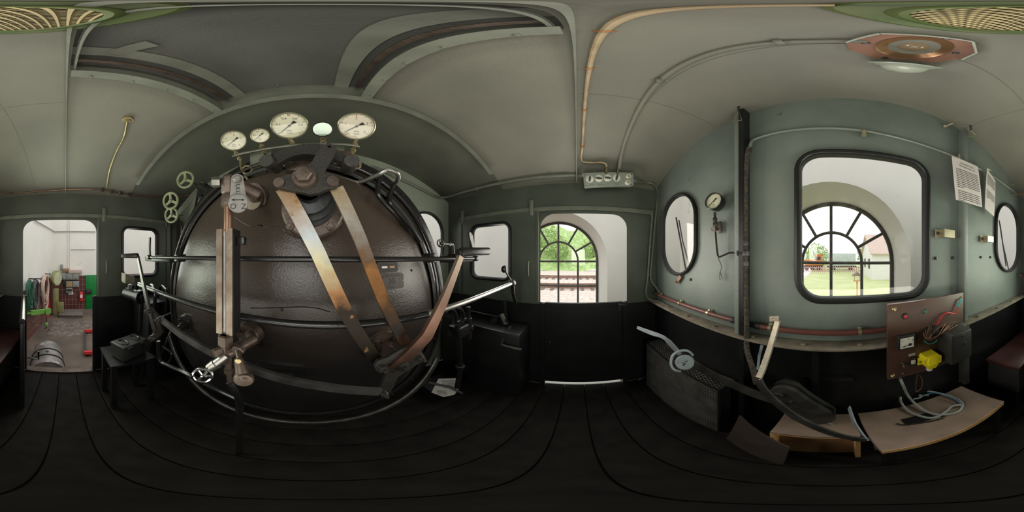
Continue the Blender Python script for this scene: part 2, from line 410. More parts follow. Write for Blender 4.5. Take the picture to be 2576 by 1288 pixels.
# rear ledge, dusty, with nuts
tl = struct(MB().box((CX, YB+.045, ZS-.006), (XR-XL-.01, .09, .012), bev=.003).build('trim_5', 'dust'))
for i in range(13):
    x = XL+.12+i*.245
    MB().hexn((x, YB+.055, ZS), Z3, .011, .01).build('nut', 'dust', tl)
b = MB()
for x, s in ((XR, -1), (XL, 1)):
    b.box((x+s*.012, (YF+DY1)/2, ZS-.005), (.024, YF-DY1, .012)); b.box((x+s*.012, (YB+DY0)/2, ZS-.005), (.024, DY0-YB, .012))
struct(b.build('trim_6', 'side_paint', org=(0, 0, 0)))
# door rails
for i, (x, s) in enumerate(((XR, -1), (XL, 1))):
    b = MB(); b.box((x+s*.022, .27, zr(.425)), (.006, 1.96, .035)); b.box((x+s*.012, .27, zr(.446)), (.024, 1.96, .005))
    struct(b.build('trim_%d' % (7+i), 'trim_paint'))
# seam welds on the roof
b = MB()
for y in (-.30,): b.tube([(x, y, roofz(x)-.001) for x in [XL+.1+.1*i for i in range(30)]], .0025, 6)
for x in (CX-.62, CX+.78): b.tube([(x, -.74, roofz(x)-.0005), (x, -.01, roofz(x)-.0005)], .002, 6)
struct(b.build('trim_9', 'roof_paint', org=(0, 0, 0)))
# windows: rubber gasket + pane
wn = [0]
def gasket(cx, cz, w, h, r, y, n, d=.02, wd=.032, side='y', pane=True):
    wn[0] += 1; o = rrect(cx, cz, w+wd, h+wd, r+wd/2); i = rrect(cx, cz, w-wd*.4, h-wd*.4, max(.02, r-wd*.2)); b = MB()
    O = (0, y, 0) if side == 'y' else (y, 0, 0); U = X3 if side == 'y' else Y3; N_ = Y3 if side == 'y' else X3
    b.prism([o, i], O, U, Z3, N_, n*d, -n*.014)
    path = [V(O)+U*p[0]+Z3*p[1]+N_*n*d for p in rrect(cx, cz, w+wd*.35, h+wd*.35, r+wd*.17)]
    b.tube(path, wd*.36, 8, True)
    f = struct(b.build('window_%d' % wn[0], 'rubber'))
    if pane: MB().prism([rrect(cx, cz, w, h, r)], O, U, Z3, N_, .002*n, -.002*n).build('pane', 'pane_glass', f)
    return f
gasket(WIN[0], zr(WIN[1]), WIN[2], WIN[3], WIN[4], YB, 1, .022, .042)
for x, z in OV: gasket(x, zr(z), OW-.01, OH-.01, OW/2-.012, YB, 1, .018, .03)
for x, z in OVF: gasket(x, zr(z), OW-.01, OH-.01, OW/2-.012, YF, -1, .018, .03)
# sliding upper doors with windows
def slider(i, x, s):
    xi = x+s*.030
    b = MB(); b.prism([[(.335, zr(-.425)), (1.24, zr(-.425)), (1.24, zr(.405)), (.335, zr(.405))], rrect(.83, zr(.045), .43, .53, .07)], (xi, 0, 0), Y3, Z3, X3*s, .012, -.012)
    b.box((xi+s*.018, .347, zr(-.01)), (.012, .02, .82)); b.box((xi+s*.018, 1.215, zr(-.01)), (.012, .05, .82))
    d = struct(b.build('door_%d' % i, 'side_paint'))
    for y in (.40, 1.18):
        MB().box((xi+s*.018, y, zr(.44)), (.012, .035, .15), bev=.003).lathe([(0, .012), (.007, .01), (.009, 0)], (xi+s*.024, y, zr(.48)), (s, 0, 0), 10).lathe([(0, .012), (.007, .01), (.009, 0)], (xi+s*.024, y, zr(.40)), (s, 0, 0), 10).build('hanger', 'trim_paint', d)
    MB().tube([(xi+s*.012, .42, zr(-.05)), (xi+s*.04, .42, zr(-.05)), (xi+s*.045, .42, zr(-.06)), (xi+s*.045, .42, zr(-.165)), (xi+s*.04, .42, zr(-.175)), (xi+s*.012, .42, zr(-.175))], .006, 8).build('handle', 'trim_paint', d)
    g = gasket(.83, zr(.045), .43, .53, .07, xi, s, .022, .045, 'x')
    return d
slider(1, XR, -1); slider(2, XL, 1)
# lower half doors: right one closed with a light gap under it, left one swung into the cab
b = MB().prism([[(-.41, .05), (.29, .05), (.29, ZS), (-.41, ZS)], circ(.243, .60, .006, 12)], (XR, 0, 0), Y3, Z3, X3, .025, -.005)
b.box((XR-.01, -.06, ZS-.06), (.02, .70, .05)); b.box((XR-.01, -.06, .09), (.02, .70, .05))
d3 = struct(b.build('door_3', 'black_paint'))
MB().box((XR-.03, -.37, ZS-.04), (.03, .02, .06)).box((XR-.03, -.41, ZS-.02), (.03, .06, .015)).build('latch', 'dark_steel', d3)
A, B = V((-1.72, -.45, 0)), V((-1.02, -.275, 0)); mid = (A+B)/2; an = math.atan2(B.y-A.y, B.x-A.x)
d4 = struct(MB().box((mid.x, mid.y, ZS/2-.01), ((B-A).length, .03, ZS-.06), rz=an, bev=.003).build('door_4', 'black_paint'))
MB().tube([A+V((0, 0, ZS-.02)), B+V((0, 0, ZS-.02))], .022, 12).build('top_rail', 'dark_steel', d4)
MB().tube([B+V((-.1, .012, .62)), B+V((-.1, .09, .62)), B+V((-.1, .09, .70))], .008, 8).build('handle', 'black_gloss', d4)
# sill plate of the left doorway
struct(MB().box((XL, -.07, .005), (.1, .72, .03), bev=.004).build('trim_10', 'brown_metal'))
struct(MB().box((XR+.13, -.055, -.01), (.24, .69, .02), bev=.004).build('trim_11', 'white_paint'))
# rear posts
b = MB().box((.463, YB+.03, (ZS+roofz(.463))/2), (.03, .06, roofz(.463)-ZS)); struct(b.build('trim_12', 'wall_paint')); b = MB().box((.435, YB+.035, (.02+roofz(.463))/2), (.03, .06, roofz(.463)-.04)); struct(b.build('trim_16', 'black_paint'))  # black strip; its upper part stands in for the shadow beside the post
b = MB().box((-.735, YB+.03, (ZS+roofz(-.735))/2-.02), (.035, .06, roofz(-.735)-ZS-.05), bev=.004); b.box((-.77, YB+.01, (ZS+roofz(-.77))/2-.02), (.04, .02, roofz(-.77)-ZS-.05))
struct(b.build('trim_13', 'wall_paint'))
for x in (.08,): struct(MB().box((x, YB+.02, ZS/2), (.03, .04, ZS-.02)).build('trim_14', 'black_paint'))

struct(MB().box((-.735, YB+.04, .73), (.04, .06, .56), bev=.003).build('trim_17', M('flaked', (.05, .047, .042), (.022, .021, .02), 9, .6, chip=((.42, .36, .28), 7, .58))))
# ---------- the boiler end ----------
BR = .735
def domeY(p): r = math.hypot(p.x-BC.x, p.z-BC.z); return .565+.115*(r/.70)**2.4
def PD(px, py, off=0):
    d = ray(px, py); t = .3
    for _ in range(600):
        p = CAM+d*t
        if p.y >= domeY(p)-off: break
        t += .002
    return p
bo = thing('boiler', 'huge black riveted boiler end bulging into the cab behind the levers', 'boiler', (BC.x, YF, 0))
prof = [(0, -.565)]+[(r, -(.565+.115*(r/.70)**2.4)) for r in [.04*i for i in range(1, 18)]]+[(.705, -.69), (.722, -.715), (.728, -.735)]
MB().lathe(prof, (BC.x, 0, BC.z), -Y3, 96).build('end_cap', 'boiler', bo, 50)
MB().lathe([(.728, -.70), (.742, -.692), (.754, -.70), (.758, -.725), (.750, -.742), (.728, -.742)], (BC.x, 0, BC.z), -Y3, 96).build('rim_band', 'black_gloss', bo)
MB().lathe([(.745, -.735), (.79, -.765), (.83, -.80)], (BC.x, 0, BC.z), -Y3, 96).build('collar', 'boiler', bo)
fl = MB().lathe([(.825, -.792), (.83, -.785), (.885, -.785), (.89, -.80), (.83, -.81)], (BC.x, 0, BC.z), -Y3, 96).build('flange_ring', 'black_gloss', bo)
b = MB()
for i in range(32):
    a = 2*PI*i/32+.05; b.hexn((BC.x+.86*math.cos(a), .786, BC.z+.86*math.sin(a)), -Y3, .009, .01)
each(b, 'bolt', 'dark_steel', fl)
MB().lathe([(.835, -.80), (.835, -YF)], (BC.x, 0, BC.z), -Y3, 64).build('shell', 'black_paint', bo)
# seam outlines on the cladding
b = MB(); b.tube([PD(x, y, .001) for x, y in ((590, 545), (620, 565), (655, 572), (705, 571), (720, 585), (750, 600), (790, 603), (830, 590), (860, 560))], .0013, 6, sm=5)
b.tube([PD(x, y, .001) for x, y in ((630, 775), (700, 774), (760, 772), (800, 776), (830, 785))], .002, 6, sm=5)
for x, y in ((650, 569), (656, 569), (709, 779), (1035, 680), (975, 665)): b.sphere(PD(x, y, 0), .006)
each(b, 'cladding_seam', 'black_gloss', bo)
# small data plates: upright tags following the dome
def dplate(name, px, py, w, h, lab, cat):
    p = PD(px, py, .003); n = V(((p.x-BC.x)*.42, -1, (p.z-BC.z)*.42)).normalized(); u, v, n = frame(n)
    t = thing(name, lab, cat, p); s = MB()
    s.prism([[(-w/2+.008, -h/2), (w/2-.008, -h/2), (w/2, -h/2+.008), (w/2, h/2-.008), (w/2-.008, h/2), (-w/2+.008, h/2), (-w/2, h/2-.008), (-w/2, -h/2+.008)]], p, u, v, n, .005, -.006)
    return t, s, p, u, v, n
t, s, p, u, v, n = dplate('data_plate', 974, 672, .10, .044, 'small dark data plate with two pale windows on the boiler, above the speed plate', 'plate')
s.build('plate', 'cast', t)
for x, m in ((-.016, 'paper'), (.020, 'copper')): MB().prism([rrect(x, .0, .027, .009, .004, 4)], p, u, v, n, .0065, .004).build('inset_window', m, t)
MB().box(p+u*.005+v*.014+n*.006, (.05, .001, .003)).build('rule', 'brown_metal', t)
t, s, p, u, v, n = dplate('speed_plate', 984, 708, .125, .066, 'cast speed plate reading 30 on the boiler between the right bar and the rim', 'plate')
s.build('plate', 'plate_brown', t)
MB().text('größte Geschw.', .014, p+v*.024, u, v, n, .0062).text('30', .036, p+v*.001, u, v, n, .0062).text('km', .014, p-v*.024, u, v, n, .0062).build('lettering', 'ink', t)
b = MB()
for x in (-.056, .056): b.sphere(p+u*x+n*.005, .0035, seg=10)
each(b, 'rivet', 'steel', t)
# slotted holder low on the boiler
p = PD(705, 928, .0); t = thing('card_holder', 'black slotted card holder low on the boiler front', 'holder', p)
u, v, n = frame((0.05, -1, -.25))
MB().prism([rrect(0, 0, .17, .05, .004, 3), rrect(0, .014, .15, .008, .002, 3)], p, u, v, n, .02, -.02).build('case', 'black_gloss', t)
b = MB()
for k in range(4): b.box(p+n*.021-v*(.004+.006*k), (.10, .002, .002))
b.build('louvre', 'dark_steel', t)
# two flanged stubs on the dome
def stub(px, py, r, ln, lab, dirv, mat):
    p = PD(px, py, .004); a = V(dirv).normalized(); t = thing('pipe_flange', lab, 'flange', p)
    MB().lathe([(0, .02), (r, .02), (r, .012), (r*.98, .011), (r, .010), (r, -.03), (0, -.03)], p, a).build('flange', mat, t)
    b = MB().lathe([(0, ln), (r*.34, ln), (r*.34, ln*.7), (r*.42, ln*.7), (r*.42, .02), (0, .02)], p, a, 24); b.build('stub', mat, t)
    u, v, n = frame(a)
    for k in range(4): c = p+(u*math.cos(PI/4+k*PI/2)+v*math.sin(PI/4+k*PI/2))*r*.74+n*.02; MB().hexn(c, n, r*.16, r*.14).cyl(c+n*r*.1, c+n*r*.24, r*.08, seg=8).build('bolt', mat, t)
    return t
stub(963, 862, .074, .055, 'bolted round flange behind the lower right crank plates', (.0, -1, -.25), 'brown_metal')
stub(470, 812, .055, .075, 'dark round flange on the lower left of the boiler behind the long link', (.2, -1, -.2), 'dark_steel')
# pipes that run round the rim
def rimpath(a0, a1, r, y, n=16): return [(BC.x+r*math.cos(R(a0+(a1-a0)*i/n)), y, BC.z+r*math.sin(R(a0+(a1-a0)*i/n))) for i in range(n+1)]
for r, y, m, l, a0, a1 in ((.775, .70, 'dark_pipe', 'thin brown pipe nearest the rim on the upper left curve of the boiler', 97, 196), (.80, .725, 'dark_pipe', 'thin dark pipe, middle of three round the boiler top left', 100, 190), (.82, .75, 'black_gloss', 'thin black pipe, outermost of three round the boiler top left', 95, 200),
                            (.775, .69, 'black_gloss', 'black pipe curving down the right rim of the boiler', 70, -20), (.80, .72, 'dark_pipe', 'dark pipe beside the cladding on the boiler right rim', 62, -25)):
    tag(MB().tube(rimpath(a0, a1, r, y), .0085 if a1 > 0 and r < .8 else .007, 8, sm=2).build('rim_pipe', m), l, 'pipe', 'pipes bent round the boiler rim')
tag(MB().tube(rimpath(202, 335, .79, .655, 24), .016, 12, sm=2).build('lower_pipe', 'dark_steel'), 'long dark pipe bowed along the bottom rim of the boiler', 'pipe')
b = MB(); Yh = .47
tag(MB().tube([PY(x, y, .69) for x, y in ((640, 478), (730, 447), (800, 436), (870, 452), (905, 458))]+[PY(950, 440, .62), PY(975, 427, .60), PY(1000, 436, .60), PY(1000, 455, .64), PY(985, 468, .72)], .010, 10, sm=6).build('bent_pipe', 'steel'), 'shiny bare steel pipe with a bent loop at the boiler top right', 'pipe')
b = MB()
for dx, dy in ((0, 0), (32, 22)): b.tube([PY(958+dx, 447+dy, .66), PY(950+dx*.9, 480+dy, .62), PY(962+dx, 505+dy, .62), PY(1000+dx*.9, 545+dy, .64), PY(1030+dx*.8, 585+dy, .68)], .011, 10, sm=6)
go_ = each(b, 'bent_rod', 'black_gloss', None, -.02)
for o_, l_ in zip(go_, ('black bent rod leaning down the boiler rim, nearer the regulator bars', 'black bent rod leaning down the boiler rim, just outside a matching rod')): tag(o_, l_, 'rod', 'bent rods on the boiler rim')
# ---------- regulator linkage ----------
YL = .40
def q(px, py, y=YL): return PY(px, py, y)
piv = q(767, 455); lk = thing('regulator_linkage', 'rust-flecked regulator crank with two long flat bars down to the hand lever crank', 'linkage', piv)
def pl(px, py, y=YL): p = q(px, py, y); return (p.x-piv.x, p.z-piv.z)
P2 = pl
o = [P2(*c) for c in ((692, 466), (696, 452), (715, 445), (742, 440), (765, 428), (785, 411), (798, 388), (812, 370), (825, 364), (842, 370), (847, 380), (838, 398), (822, 422), (815, 440), (835, 443), (850, 452), (853, 464), (846, 473), (826, 478), (800, 489), (780, 492), (745, 484), (712, 478), (697, 474))]
MB().prism([o, circ(*P2(828, 373), .005, 12)], piv, X3, Z3, -Y3, .009, -.009).build('crank_plate', 'cast', lk)
def boss(p, n, r, h, mat, name='pivot_bolt', par=None, hexr=None, dot=True):
    b = MB().lathe([(0, h*.55), (r*.94, h*.55), (r, h*.4), (r, -h*.3), (0, -h*.3)], p, n, 28)
    if hexr: b.hexn(V(p)+V(n)*h*.55, n, hexr, h*.6)
    if dot: b.lathe([(0, h), (r*.42, h*.98), (r*.5, h*.5)], p, n, 16)
    return b.build(name, mat, par)
boss(piv-Y3*.012, -Y3, .030, .03, 'brown_metal', par=lk, hexr=.021, dot=False)
for c in ((705, 464), (836, 461)): boss(q(*c)-Y3*.008, -Y3, .015, .014, 'brown_metal', par=lk, dot=False)
# stuffing box: flange, bellows and neck between plate and dome
fc = PD(785, 520, .0)
b = MB(); ax = V((0, -1, 0)); base = V((piv.x+.008, .56, piv.z-.012))
b.lathe([(0, .03), (.098, .03), (.105, .025), (.105, -.02)], base+V((.004, 0, -.025)), ax, 40)
gl = b.build('gland_flange', 'brown_metal', lk)
MB().lathe([(.05, .015), (.078, .03), (.078, .045), (.06, .05), (.07, .075), (.07, .085), (.05, .09), (.058, .115), (.058, .125), (.03, .13), (.03, .155)], base+V((0, 0, -.014)), ax, 32).build('bellows', 'black_paint', lk)
for x, z in ((.062, -.092), (-.07, -.09)): MB().hexn(base+V((x, -.03, z+.0)), ax, .014, .012).cyl(base+V((x, -.03, z)), base+V((x, -.055, z)), .007, seg=10).build('stud_nut', 'brown_metal', lk)
# two flat bars 
def fb(name, pts, w, y, t, mat, par): return MB().bar([PY(a, b_, y) for a, b_ in pts], w, Y3, t).build(name, mat, par)
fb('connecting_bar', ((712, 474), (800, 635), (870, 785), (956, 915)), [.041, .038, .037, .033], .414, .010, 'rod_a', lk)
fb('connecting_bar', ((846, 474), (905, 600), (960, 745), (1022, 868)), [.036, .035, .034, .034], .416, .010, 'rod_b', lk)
# lower crank: two cheek plates + pivots
lp = q(1005, 915, .385); pv = V((lp.x, .385, lp.z))
def pl2(px, py): p = PY(px, py, .385); return (p.x-pv.x, p.z-pv.z)
o = [pl2(*c) for c in ((940, 918), (948, 906), (975, 896), (1000, 880), (1040, 862), (1062, 888), (1068, 900), (1055, 910), (1025, 928), (1000, 945), (980, 985), (965, 995), (950, 988), (952, 975), (970, 940), (972, 930), (955, 936), (944, 930))]
MB().prism([o], pv, X3, Z3, -Y3, .006, -.006).build('crank_cheek', 'cast', lk)
for c, r in (((1008, 915), .019), ((958, 920), .011), ((1052, 897), .011), ((962, 985), .011)): boss(PY(*c, .385)-Y3*.006, -Y3, r, .03, 'dark_steel', par=lk)
# right hand lever with round grip
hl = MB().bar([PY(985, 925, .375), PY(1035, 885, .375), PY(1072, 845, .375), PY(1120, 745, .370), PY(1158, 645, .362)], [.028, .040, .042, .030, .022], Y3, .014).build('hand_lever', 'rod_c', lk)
g0, g1 = PY(1152, 634, .362), PY(1152, 634, .362)+V((.145, -.045, .0))
g0 = PY(1158, 634, .362); g1 = PR(1229, 632, .66)
MB().lathe([(0, 0), (.014, 0), (.0155, .006), (.0155, (g1-g0).length-.004), (.013, (g1-g0).length), (0, (g1-g0).length)], g0, g1-g0, 20).cyl(g0-(g1-g0).normalized()*.012, g0+(g1-g0).normalized()*.002, .011).build('grip', 'black_paint', hl)
# long flat link to the left lever
lb = MB().bar([PY(402, 800, .40), PY(450, 838, .39), PY(520, 880, .38), PY(600, 913, .372), PY(700, 950, .366), PY(800, 970, .364), PY(900, 982, .362), PY(955, 985, .36)], .028, V((.0, 1, .0)), .012).build('long_link', 'dusty_black', lk)
b = MB().bar([PY(378, 780, .41), PY(395, 800, .405), PY(405, 830, .40), PY(388, 852, .40)], [.035, .05, .045, .034], Y3, .012); b.build('left_cheek', 'black_gloss', lk)
for c, r in (((386, 850), .018), ((376, 782), .012), ((404, 803), .012)): boss(PY(*c, .395), -Y3, r, .03, 'dark_steel', par=lk)
ll = MB().bar([PY(392, 835, .40), PY(372, 765, .40), PY(347, 645, .40)], [.034, .030, .018], Y3, .012).build('hand_lever', 'dark_steel', lk)
MB().lathe([(0, 0), (.013, 0), (.015, .005), (.0125, .11), (.010, .115), (0, .115)], PY(347, 643, .40), PR(304, 644, 1.0)-PY(347, 643, .40), 18).build('grip', 'black_paint', ll)
# ---------- quadrant arch over the crank ----------
ar = thing('quadrant_arch', 'black cast quadrant arch with two round bosses above the regulator crank', 'quadrant', PY(770, 380, .45))
c0 = PY(775, 470, .45); o = []
up = [PY(x, y, .45) for x, y in ((678, 405), (700, 386), (730, 374), (770, 366), (815, 368), (850, 382), (880, 405))]; dn = [PY(x, y, .45) for x, y in ((885, 420), (850, 408), (815, 397), (770, 392), (735, 398), (705, 414), (690, 424))]
o = [(p.x-c0.x, p.z-c0.z) for p in smooth(up, 4)+smooth(dn, 4)]
MB().prism([o], c0, X3, Z3, -Y3, .010, -.012).build('arch', 'cast', ar)
for x, y in ((680, 411), (880, 412)):
    p = PY(x, y, .45); u = V((1, 0, .7 if x < 780 else -.7)).normalized()
    MB().lathe([(0, .034), (.020, .034), (.0225, .030), (.0225, -.06), (0, -.06)], p, (-.05, -1, -.25), 24).build('boss', 'cast', ar)
each(MB().box(PY(862, 393, .46), (.05, .008, .045), bev=.003).box(PY(750, 425, .53), (.08, .05, .035), bev=.004), 'lug', 'brown_metal', ar)
# ---------- cross shaft ----------
sh = thing('cross_shaft', 'slim black horizontal shaft spanning the boiler with a lever at each end', 'shaft', PY(780, 650, .44))
e0, e1 = PY(376, 647, .46), PY(1196, 650, .46)
MB().cyl(e0, e1, .0085, seg=14).build('shaft', 'black_gloss', sh)
MB().bar([e0+V((0, 0, -.004)), e0+V((.0, .0, .05)), PY(377, 597, .46)], [.022, .012, .014], -Y3, .010).build('lever', 'black_paint', sh)
MB().bar([e1+V((0, 0, -.004)), e1+V((-.01, 0, .03)), PY(1184, 600, .46)+V((0, 0, .01)), PY(1180, 585, .46)], [.02, .014, .026, .012], -Y3, .008).build('lever', 'dark_steel', sh)
for px in (445, 1088, 1150): MB().box(PY(px, 649, .47)+V((0, .02, 0)), (.03, .05, .035), bev=.004).build('bearing', 'black_gloss', sh)
for e in (e0, e1): MB().lathe([(0, .012), (.013, .012), (.014, .008), (.014, -.008), (.013, -.012), (0, -.012)], e, X3, 18).build('collar', 'black_gloss', sh)
b = MB().box(PY(408, 651, .56), (.28, .10, .035), bev=.01).box(PY(1150, 651, .60), (.20, .08, .035), bev=.01); each(b, 'support_arm', 'black_paint', sh)
# ---------- hand rail with ball lever ----------
hr = thing('reversing_rod', 'long round rod across the boiler, its right end polished, with a ball lever', 'rod', PY(780, 805, .43))
zc = PY(780, 805, .445).z
MB().cyl(PY(350, 717, .445), PY(1075, 790, .445), .0125, seg=16).build('rod', 'black_gloss', hr)
cl = PY(1289, 712, .445)
MB().cyl(PY(1075, 790, .445), cl, .0125, seg=16).build('polished_end', 'steel', hr)
MB().lathe([(0, .02), (.022, .018), (.026, 0), (.022, -.018), (0, -.02)], cl, X3, 20).build('clamp', 'dark_steel', hr)
MB().bar([cl, PY(1290, 735, .46), PY(1297, 765, .49)], [.03, .024, .03], V((-1, 0, 0)), .012).build('arm', 'dark_steel', hr)
kp = PY(1268, 677, .46); k = MB().cyl(cl, kp, .006, seg=10).build('lever', 'dark_steel', hr)
MB().sphere(kp, .020, (1, 1, 1.25)).build('ball_knob', 'black_gloss', k)
# ---------- water gauge ----------
YW = .355
wg = thing('water_gauge', 'tall water gauge glass in a rusty steel guard left of the regulator', 'gauge', PY(570, 845, YW))
a, c = PY(566, 576, YW), PY(566, 840, YW); top, bot = V((a.x, YW, a.z)), V((a.x, YW, c.z)); hgt = top.z-bot.z
gd = MB(); yw = R(-33); ux = V((math.cos(yw), -math.sin(yw), 0)); un = V((-math.sin(yw), -math.cos(yw), 0)); un = (CAM-top); un.z = 0; un.normalize(); ux = Z3.cross(un)
# channel guard: front slotted plate and two side cheeks
w = .046
un2 = (un*.80+V((-.6, 0, 0))*1).normalized(); un2 = V((un.x-.45, un.y, 0)).normalized(); ux2 = Z3.cross(un2)
b = MB(); cx0 = bot-ux2*0
for s_ in (-1, 1): b.prism([[(-.5*w+(0 if s_ < 0 else w-.017), 0), (-.5*w+.017+(0 if s_ < 0 else w-.017), 0), (-.5*w+.017+(0 if s_ < 0 else w-.017), hgt), (-.5*w+(0 if s_ < 0 else w-.017), hgt)]], bot, ux2, Z3, un2, .006, -.004)
b.prism([[(-w/2, 0), (w/2, 0), (w/2, .018), (-w/2, .018)]], bot, ux2, Z3, un2, .001, -.004); b.prism([[(-w/2, hgt-.018), (w/2, hgt-.018), (w/2, hgt), (-w/2, hgt)]], bot, ux2, Z3, un2, .001, -.004)
b.build('guard_front', 'guard_metal', wg)
b = MB()
for s_ in (-1, 1): b.box(bot+ux2*s_*w*.47-un2*.026+Z3*hgt/2, (.004, .05, hgt), mat=Matrix((ux2, -un2, Z3)).transposed())
b.build('guard_side', 'black_paint', wg)
MB().cyl(bot+Z3*.01, top-Z3*.006, .0045, seg=14).build('glass_tube', M('gauge_tube', (.30, .28, .27), (.18, .17, .16), 20, .1), wg)
MB().box(bot-un2*.012+Z3*hgt*.5, (.010, .003, hgt*.94), mat=Matrix((ux2, -un2, Z3)).transposed()).build('backing_strip', M('orange_strip', (.45, .20, .05), (.30, .10, .03), 8, .5), wg)
MB().box(PY(608, 606, YW+.03), (.022, .02, .022), bev=.003).build('clip', 'black_gloss', wg)
# upper pipe, cock body, flange, lever
tp = V((top.x+.006, YW+.006, PY(570, 455, YW).z))
MB().cyl(top+V((.006, .006, -.01)), tp, .0115, seg=16).build('upper_pipe', 'copper', wg)
uf = PD(640, 498, .01)
b = MB().lathe([(0, .02), (.012, .02), (.015, .012), (.019, .01), (.019, -.035), (.016, -.04), (.019, -.05), (.019, -.075), (.012, -.08)], tp, Z3, 8).cyl(tp, tp+V((.06, .06, -.03)), .018).cyl(tp+V((.05, .05, -.02)), uf, .024)
b.build('upper_cock', 'brown_metal', wg)
MB().lathe([(0, .026), (.050, .026), (.053, .022), (.053, .006), (.060, .005), (.060, -.02)], uf, (V((-.25, -1, -.35))), 30).build('upper_flange', 'brown_metal', wg)
MB().hexn(tp+V((-.02, -.01, .0)), (-.9, -.6, 0), .016, .022).build('plug_nut', 'steel', wg)
l0, l1 = PY(597, 452, YW-.03), PY(599, 512, YW-.045); n = (CAM-l1).normalized(); u, v, n = frame(n)
d_ = l1-l0; pa = (0, 0); pb = (d_.dot(u), d_.dot(v)); hp = d_.dot(n)
lv = MB().prism([capsule(pa, pb, .014, .021)], l0, u, v, n, .006, -.006).lathe([(0, .016), (.0225, .016), (.0235, .012), (.0235, -.01), (0, -.01)], l1-n*hp, n, 28).build('shut_off_lever', 'lever_steel', wg)
MB().hexn(l0+n*.006, n, .010, .01).cyl(l0+n*.012, l0+n*.022, .005, seg=10).build('lever_nut', 'steel', lv)
fpl = l1-n*hp+n*.0163
MB().text('Z  O', .019, fpl-v*.006, -u, -v, n, .0006).bar([fpl+v*.009-u*.013, fpl+v*.009+u*.013], .0022, n, .001).bar([fpl+v*.009-u*.015, fpl+v*.009-u*.009], [.0005, .007], n, .001).bar([fpl+v*.009+u*.009, fpl+v*.009+u*.015], [.007, .0005], n, .001).build('lettering', 'ink', lv)
MB().text('ULLM', .014, l0+(l1-n*hp-l0)*.48, -v, u, n, .0068).build('lettering', 'black_gloss', lv)
# lower cock: hex collar, body, flange, nuts, drain with chrome wheel, tail pipe, drop lever
bp_ = V((bot.x+.002, YW, bot.z)); lf = PD(628, 838, .012)
b = MB().lathe([(.016, .0), (.022, -.004), (.022, -.034), (.016, -.04), (.016, -.062), (.02, -.07), (.018, -.1), (.012, -.11)], bp_, Z3, 6); b.tube([bp_+V((0, 0, -.07)), bp_+V((.04, .08, -.05)), lf], [.02, .017, .022], 14)
b.build('lower_cock', 'brown_metal', wg)
b = MB().lathe([(0, .024), (.052, .024), (.054, .02), (.054, .006), (.050, .005), (.054, .004), (.054, -.02)], lf, (-.25, -1, -.3), 32); b.build('lower_flange', 'brown_metal', wg)
u, v, n = frame((-.25, -1, -.3))
for k in range(4): c = lf+(u*math.cos(PI/4+k*PI/2)+v*math.sin(PI/4+k*PI/2))*.037+n*.024; MB().hexn(c, n, .010, .009).cyl(c, c+n*.016, .005, seg=8).build('flange_bolt', 'brown_metal', wg)
jx = PY(580, 886, YW-.01)
MB().hexn(PY(556, 882, YW-.01), (-.5, -1, -.2), .014, .022).build('plug_nut', 'brown_metal', wg)
MB().hexn(PY(597, 880, YW-.01)+V((.0, .01, 0)), (.05, -1, -.3), .018, .014).cyl(PY(597, 880, YW-.01), PY(603, 905, YW-.035), .007, seg=12).build('gland_nut', 'brown_metal', wg)
dv0, dv1 = PY(572, 894, YW-.01), PY(528, 926, YW-.035)
MB().tube([dv0, dv0+(dv1-dv0)*.6, dv0+(dv1-dv0)*.62, dv1], [.012, .014, .017, .015], 12).build('drain_valve', 'steel', wg)
ha = (dv1-dv0).normalized(); hc = PY(510, 945, YW-.06); hn = ((hc-dv1).normalized()*.5+(CAM-hc).normalized()+V((.3, 0, 0))).normalized(); u, v, n = frame(hn)
b = MB(); rr = .024
b.tube([hc+(u*math.cos(2*PI*i/28)+v*math.sin(2*PI*i/28))*rr for i in range(28)], .0048, 10, True)
for k in range(3): b.tube([hc, hc+(u*math.cos(k*2.094)+v*math.sin(k*2.094))*rr], .004, 8)
b.cyl(dv1, hc+n*.004, .005, seg=10); b.build('valve_wheel', M('chrome', (.62, .62, .63), None, 5, .14, 1), wg)
t0, t1 = PY(574, 905, YW), PY(578, 962, YW)
MB().tube([t0, t0+(t1-t0)*.35, t0+(t1-t0)*.36, t0+(t1-t0)*.55, t0+(t1-t0)*.56, t1], [.009, .009, .013, .013, .008, .007], 10).build('drain_tail', 'brown_metal', wg)
MB().tube([t1, PY(592, 985, .36), PY(605, 1015, .40), PY(603, 1035, .43)], .011, 10, sm=4).build('drain_pipe', 'black_paint', wg)
k0, k1 = PY(600, 902, YW-.035), PY(613, 952, YW-.055); n = V((-.12, -1, .12)).normalized(); n = ((CAM-k1).normalized()+V((0, 0, -.6))).normalized(); u, v, n = frame(n); d_ = k1-k0; hp = d_.dot(n)
dl = MB().tube([k0, k1], [.010, .018], 14).lathe([(0, .012), (.019, .012), (.022, .006), (.022, -.006), (.02, -.01), (0, -.012)], k1, n, 28).build('drop_lever', 'brown_metal', wg)
MB().hexn(k0+n*.008, n, .008, .008).build('lever_nut', 'brass', dl)
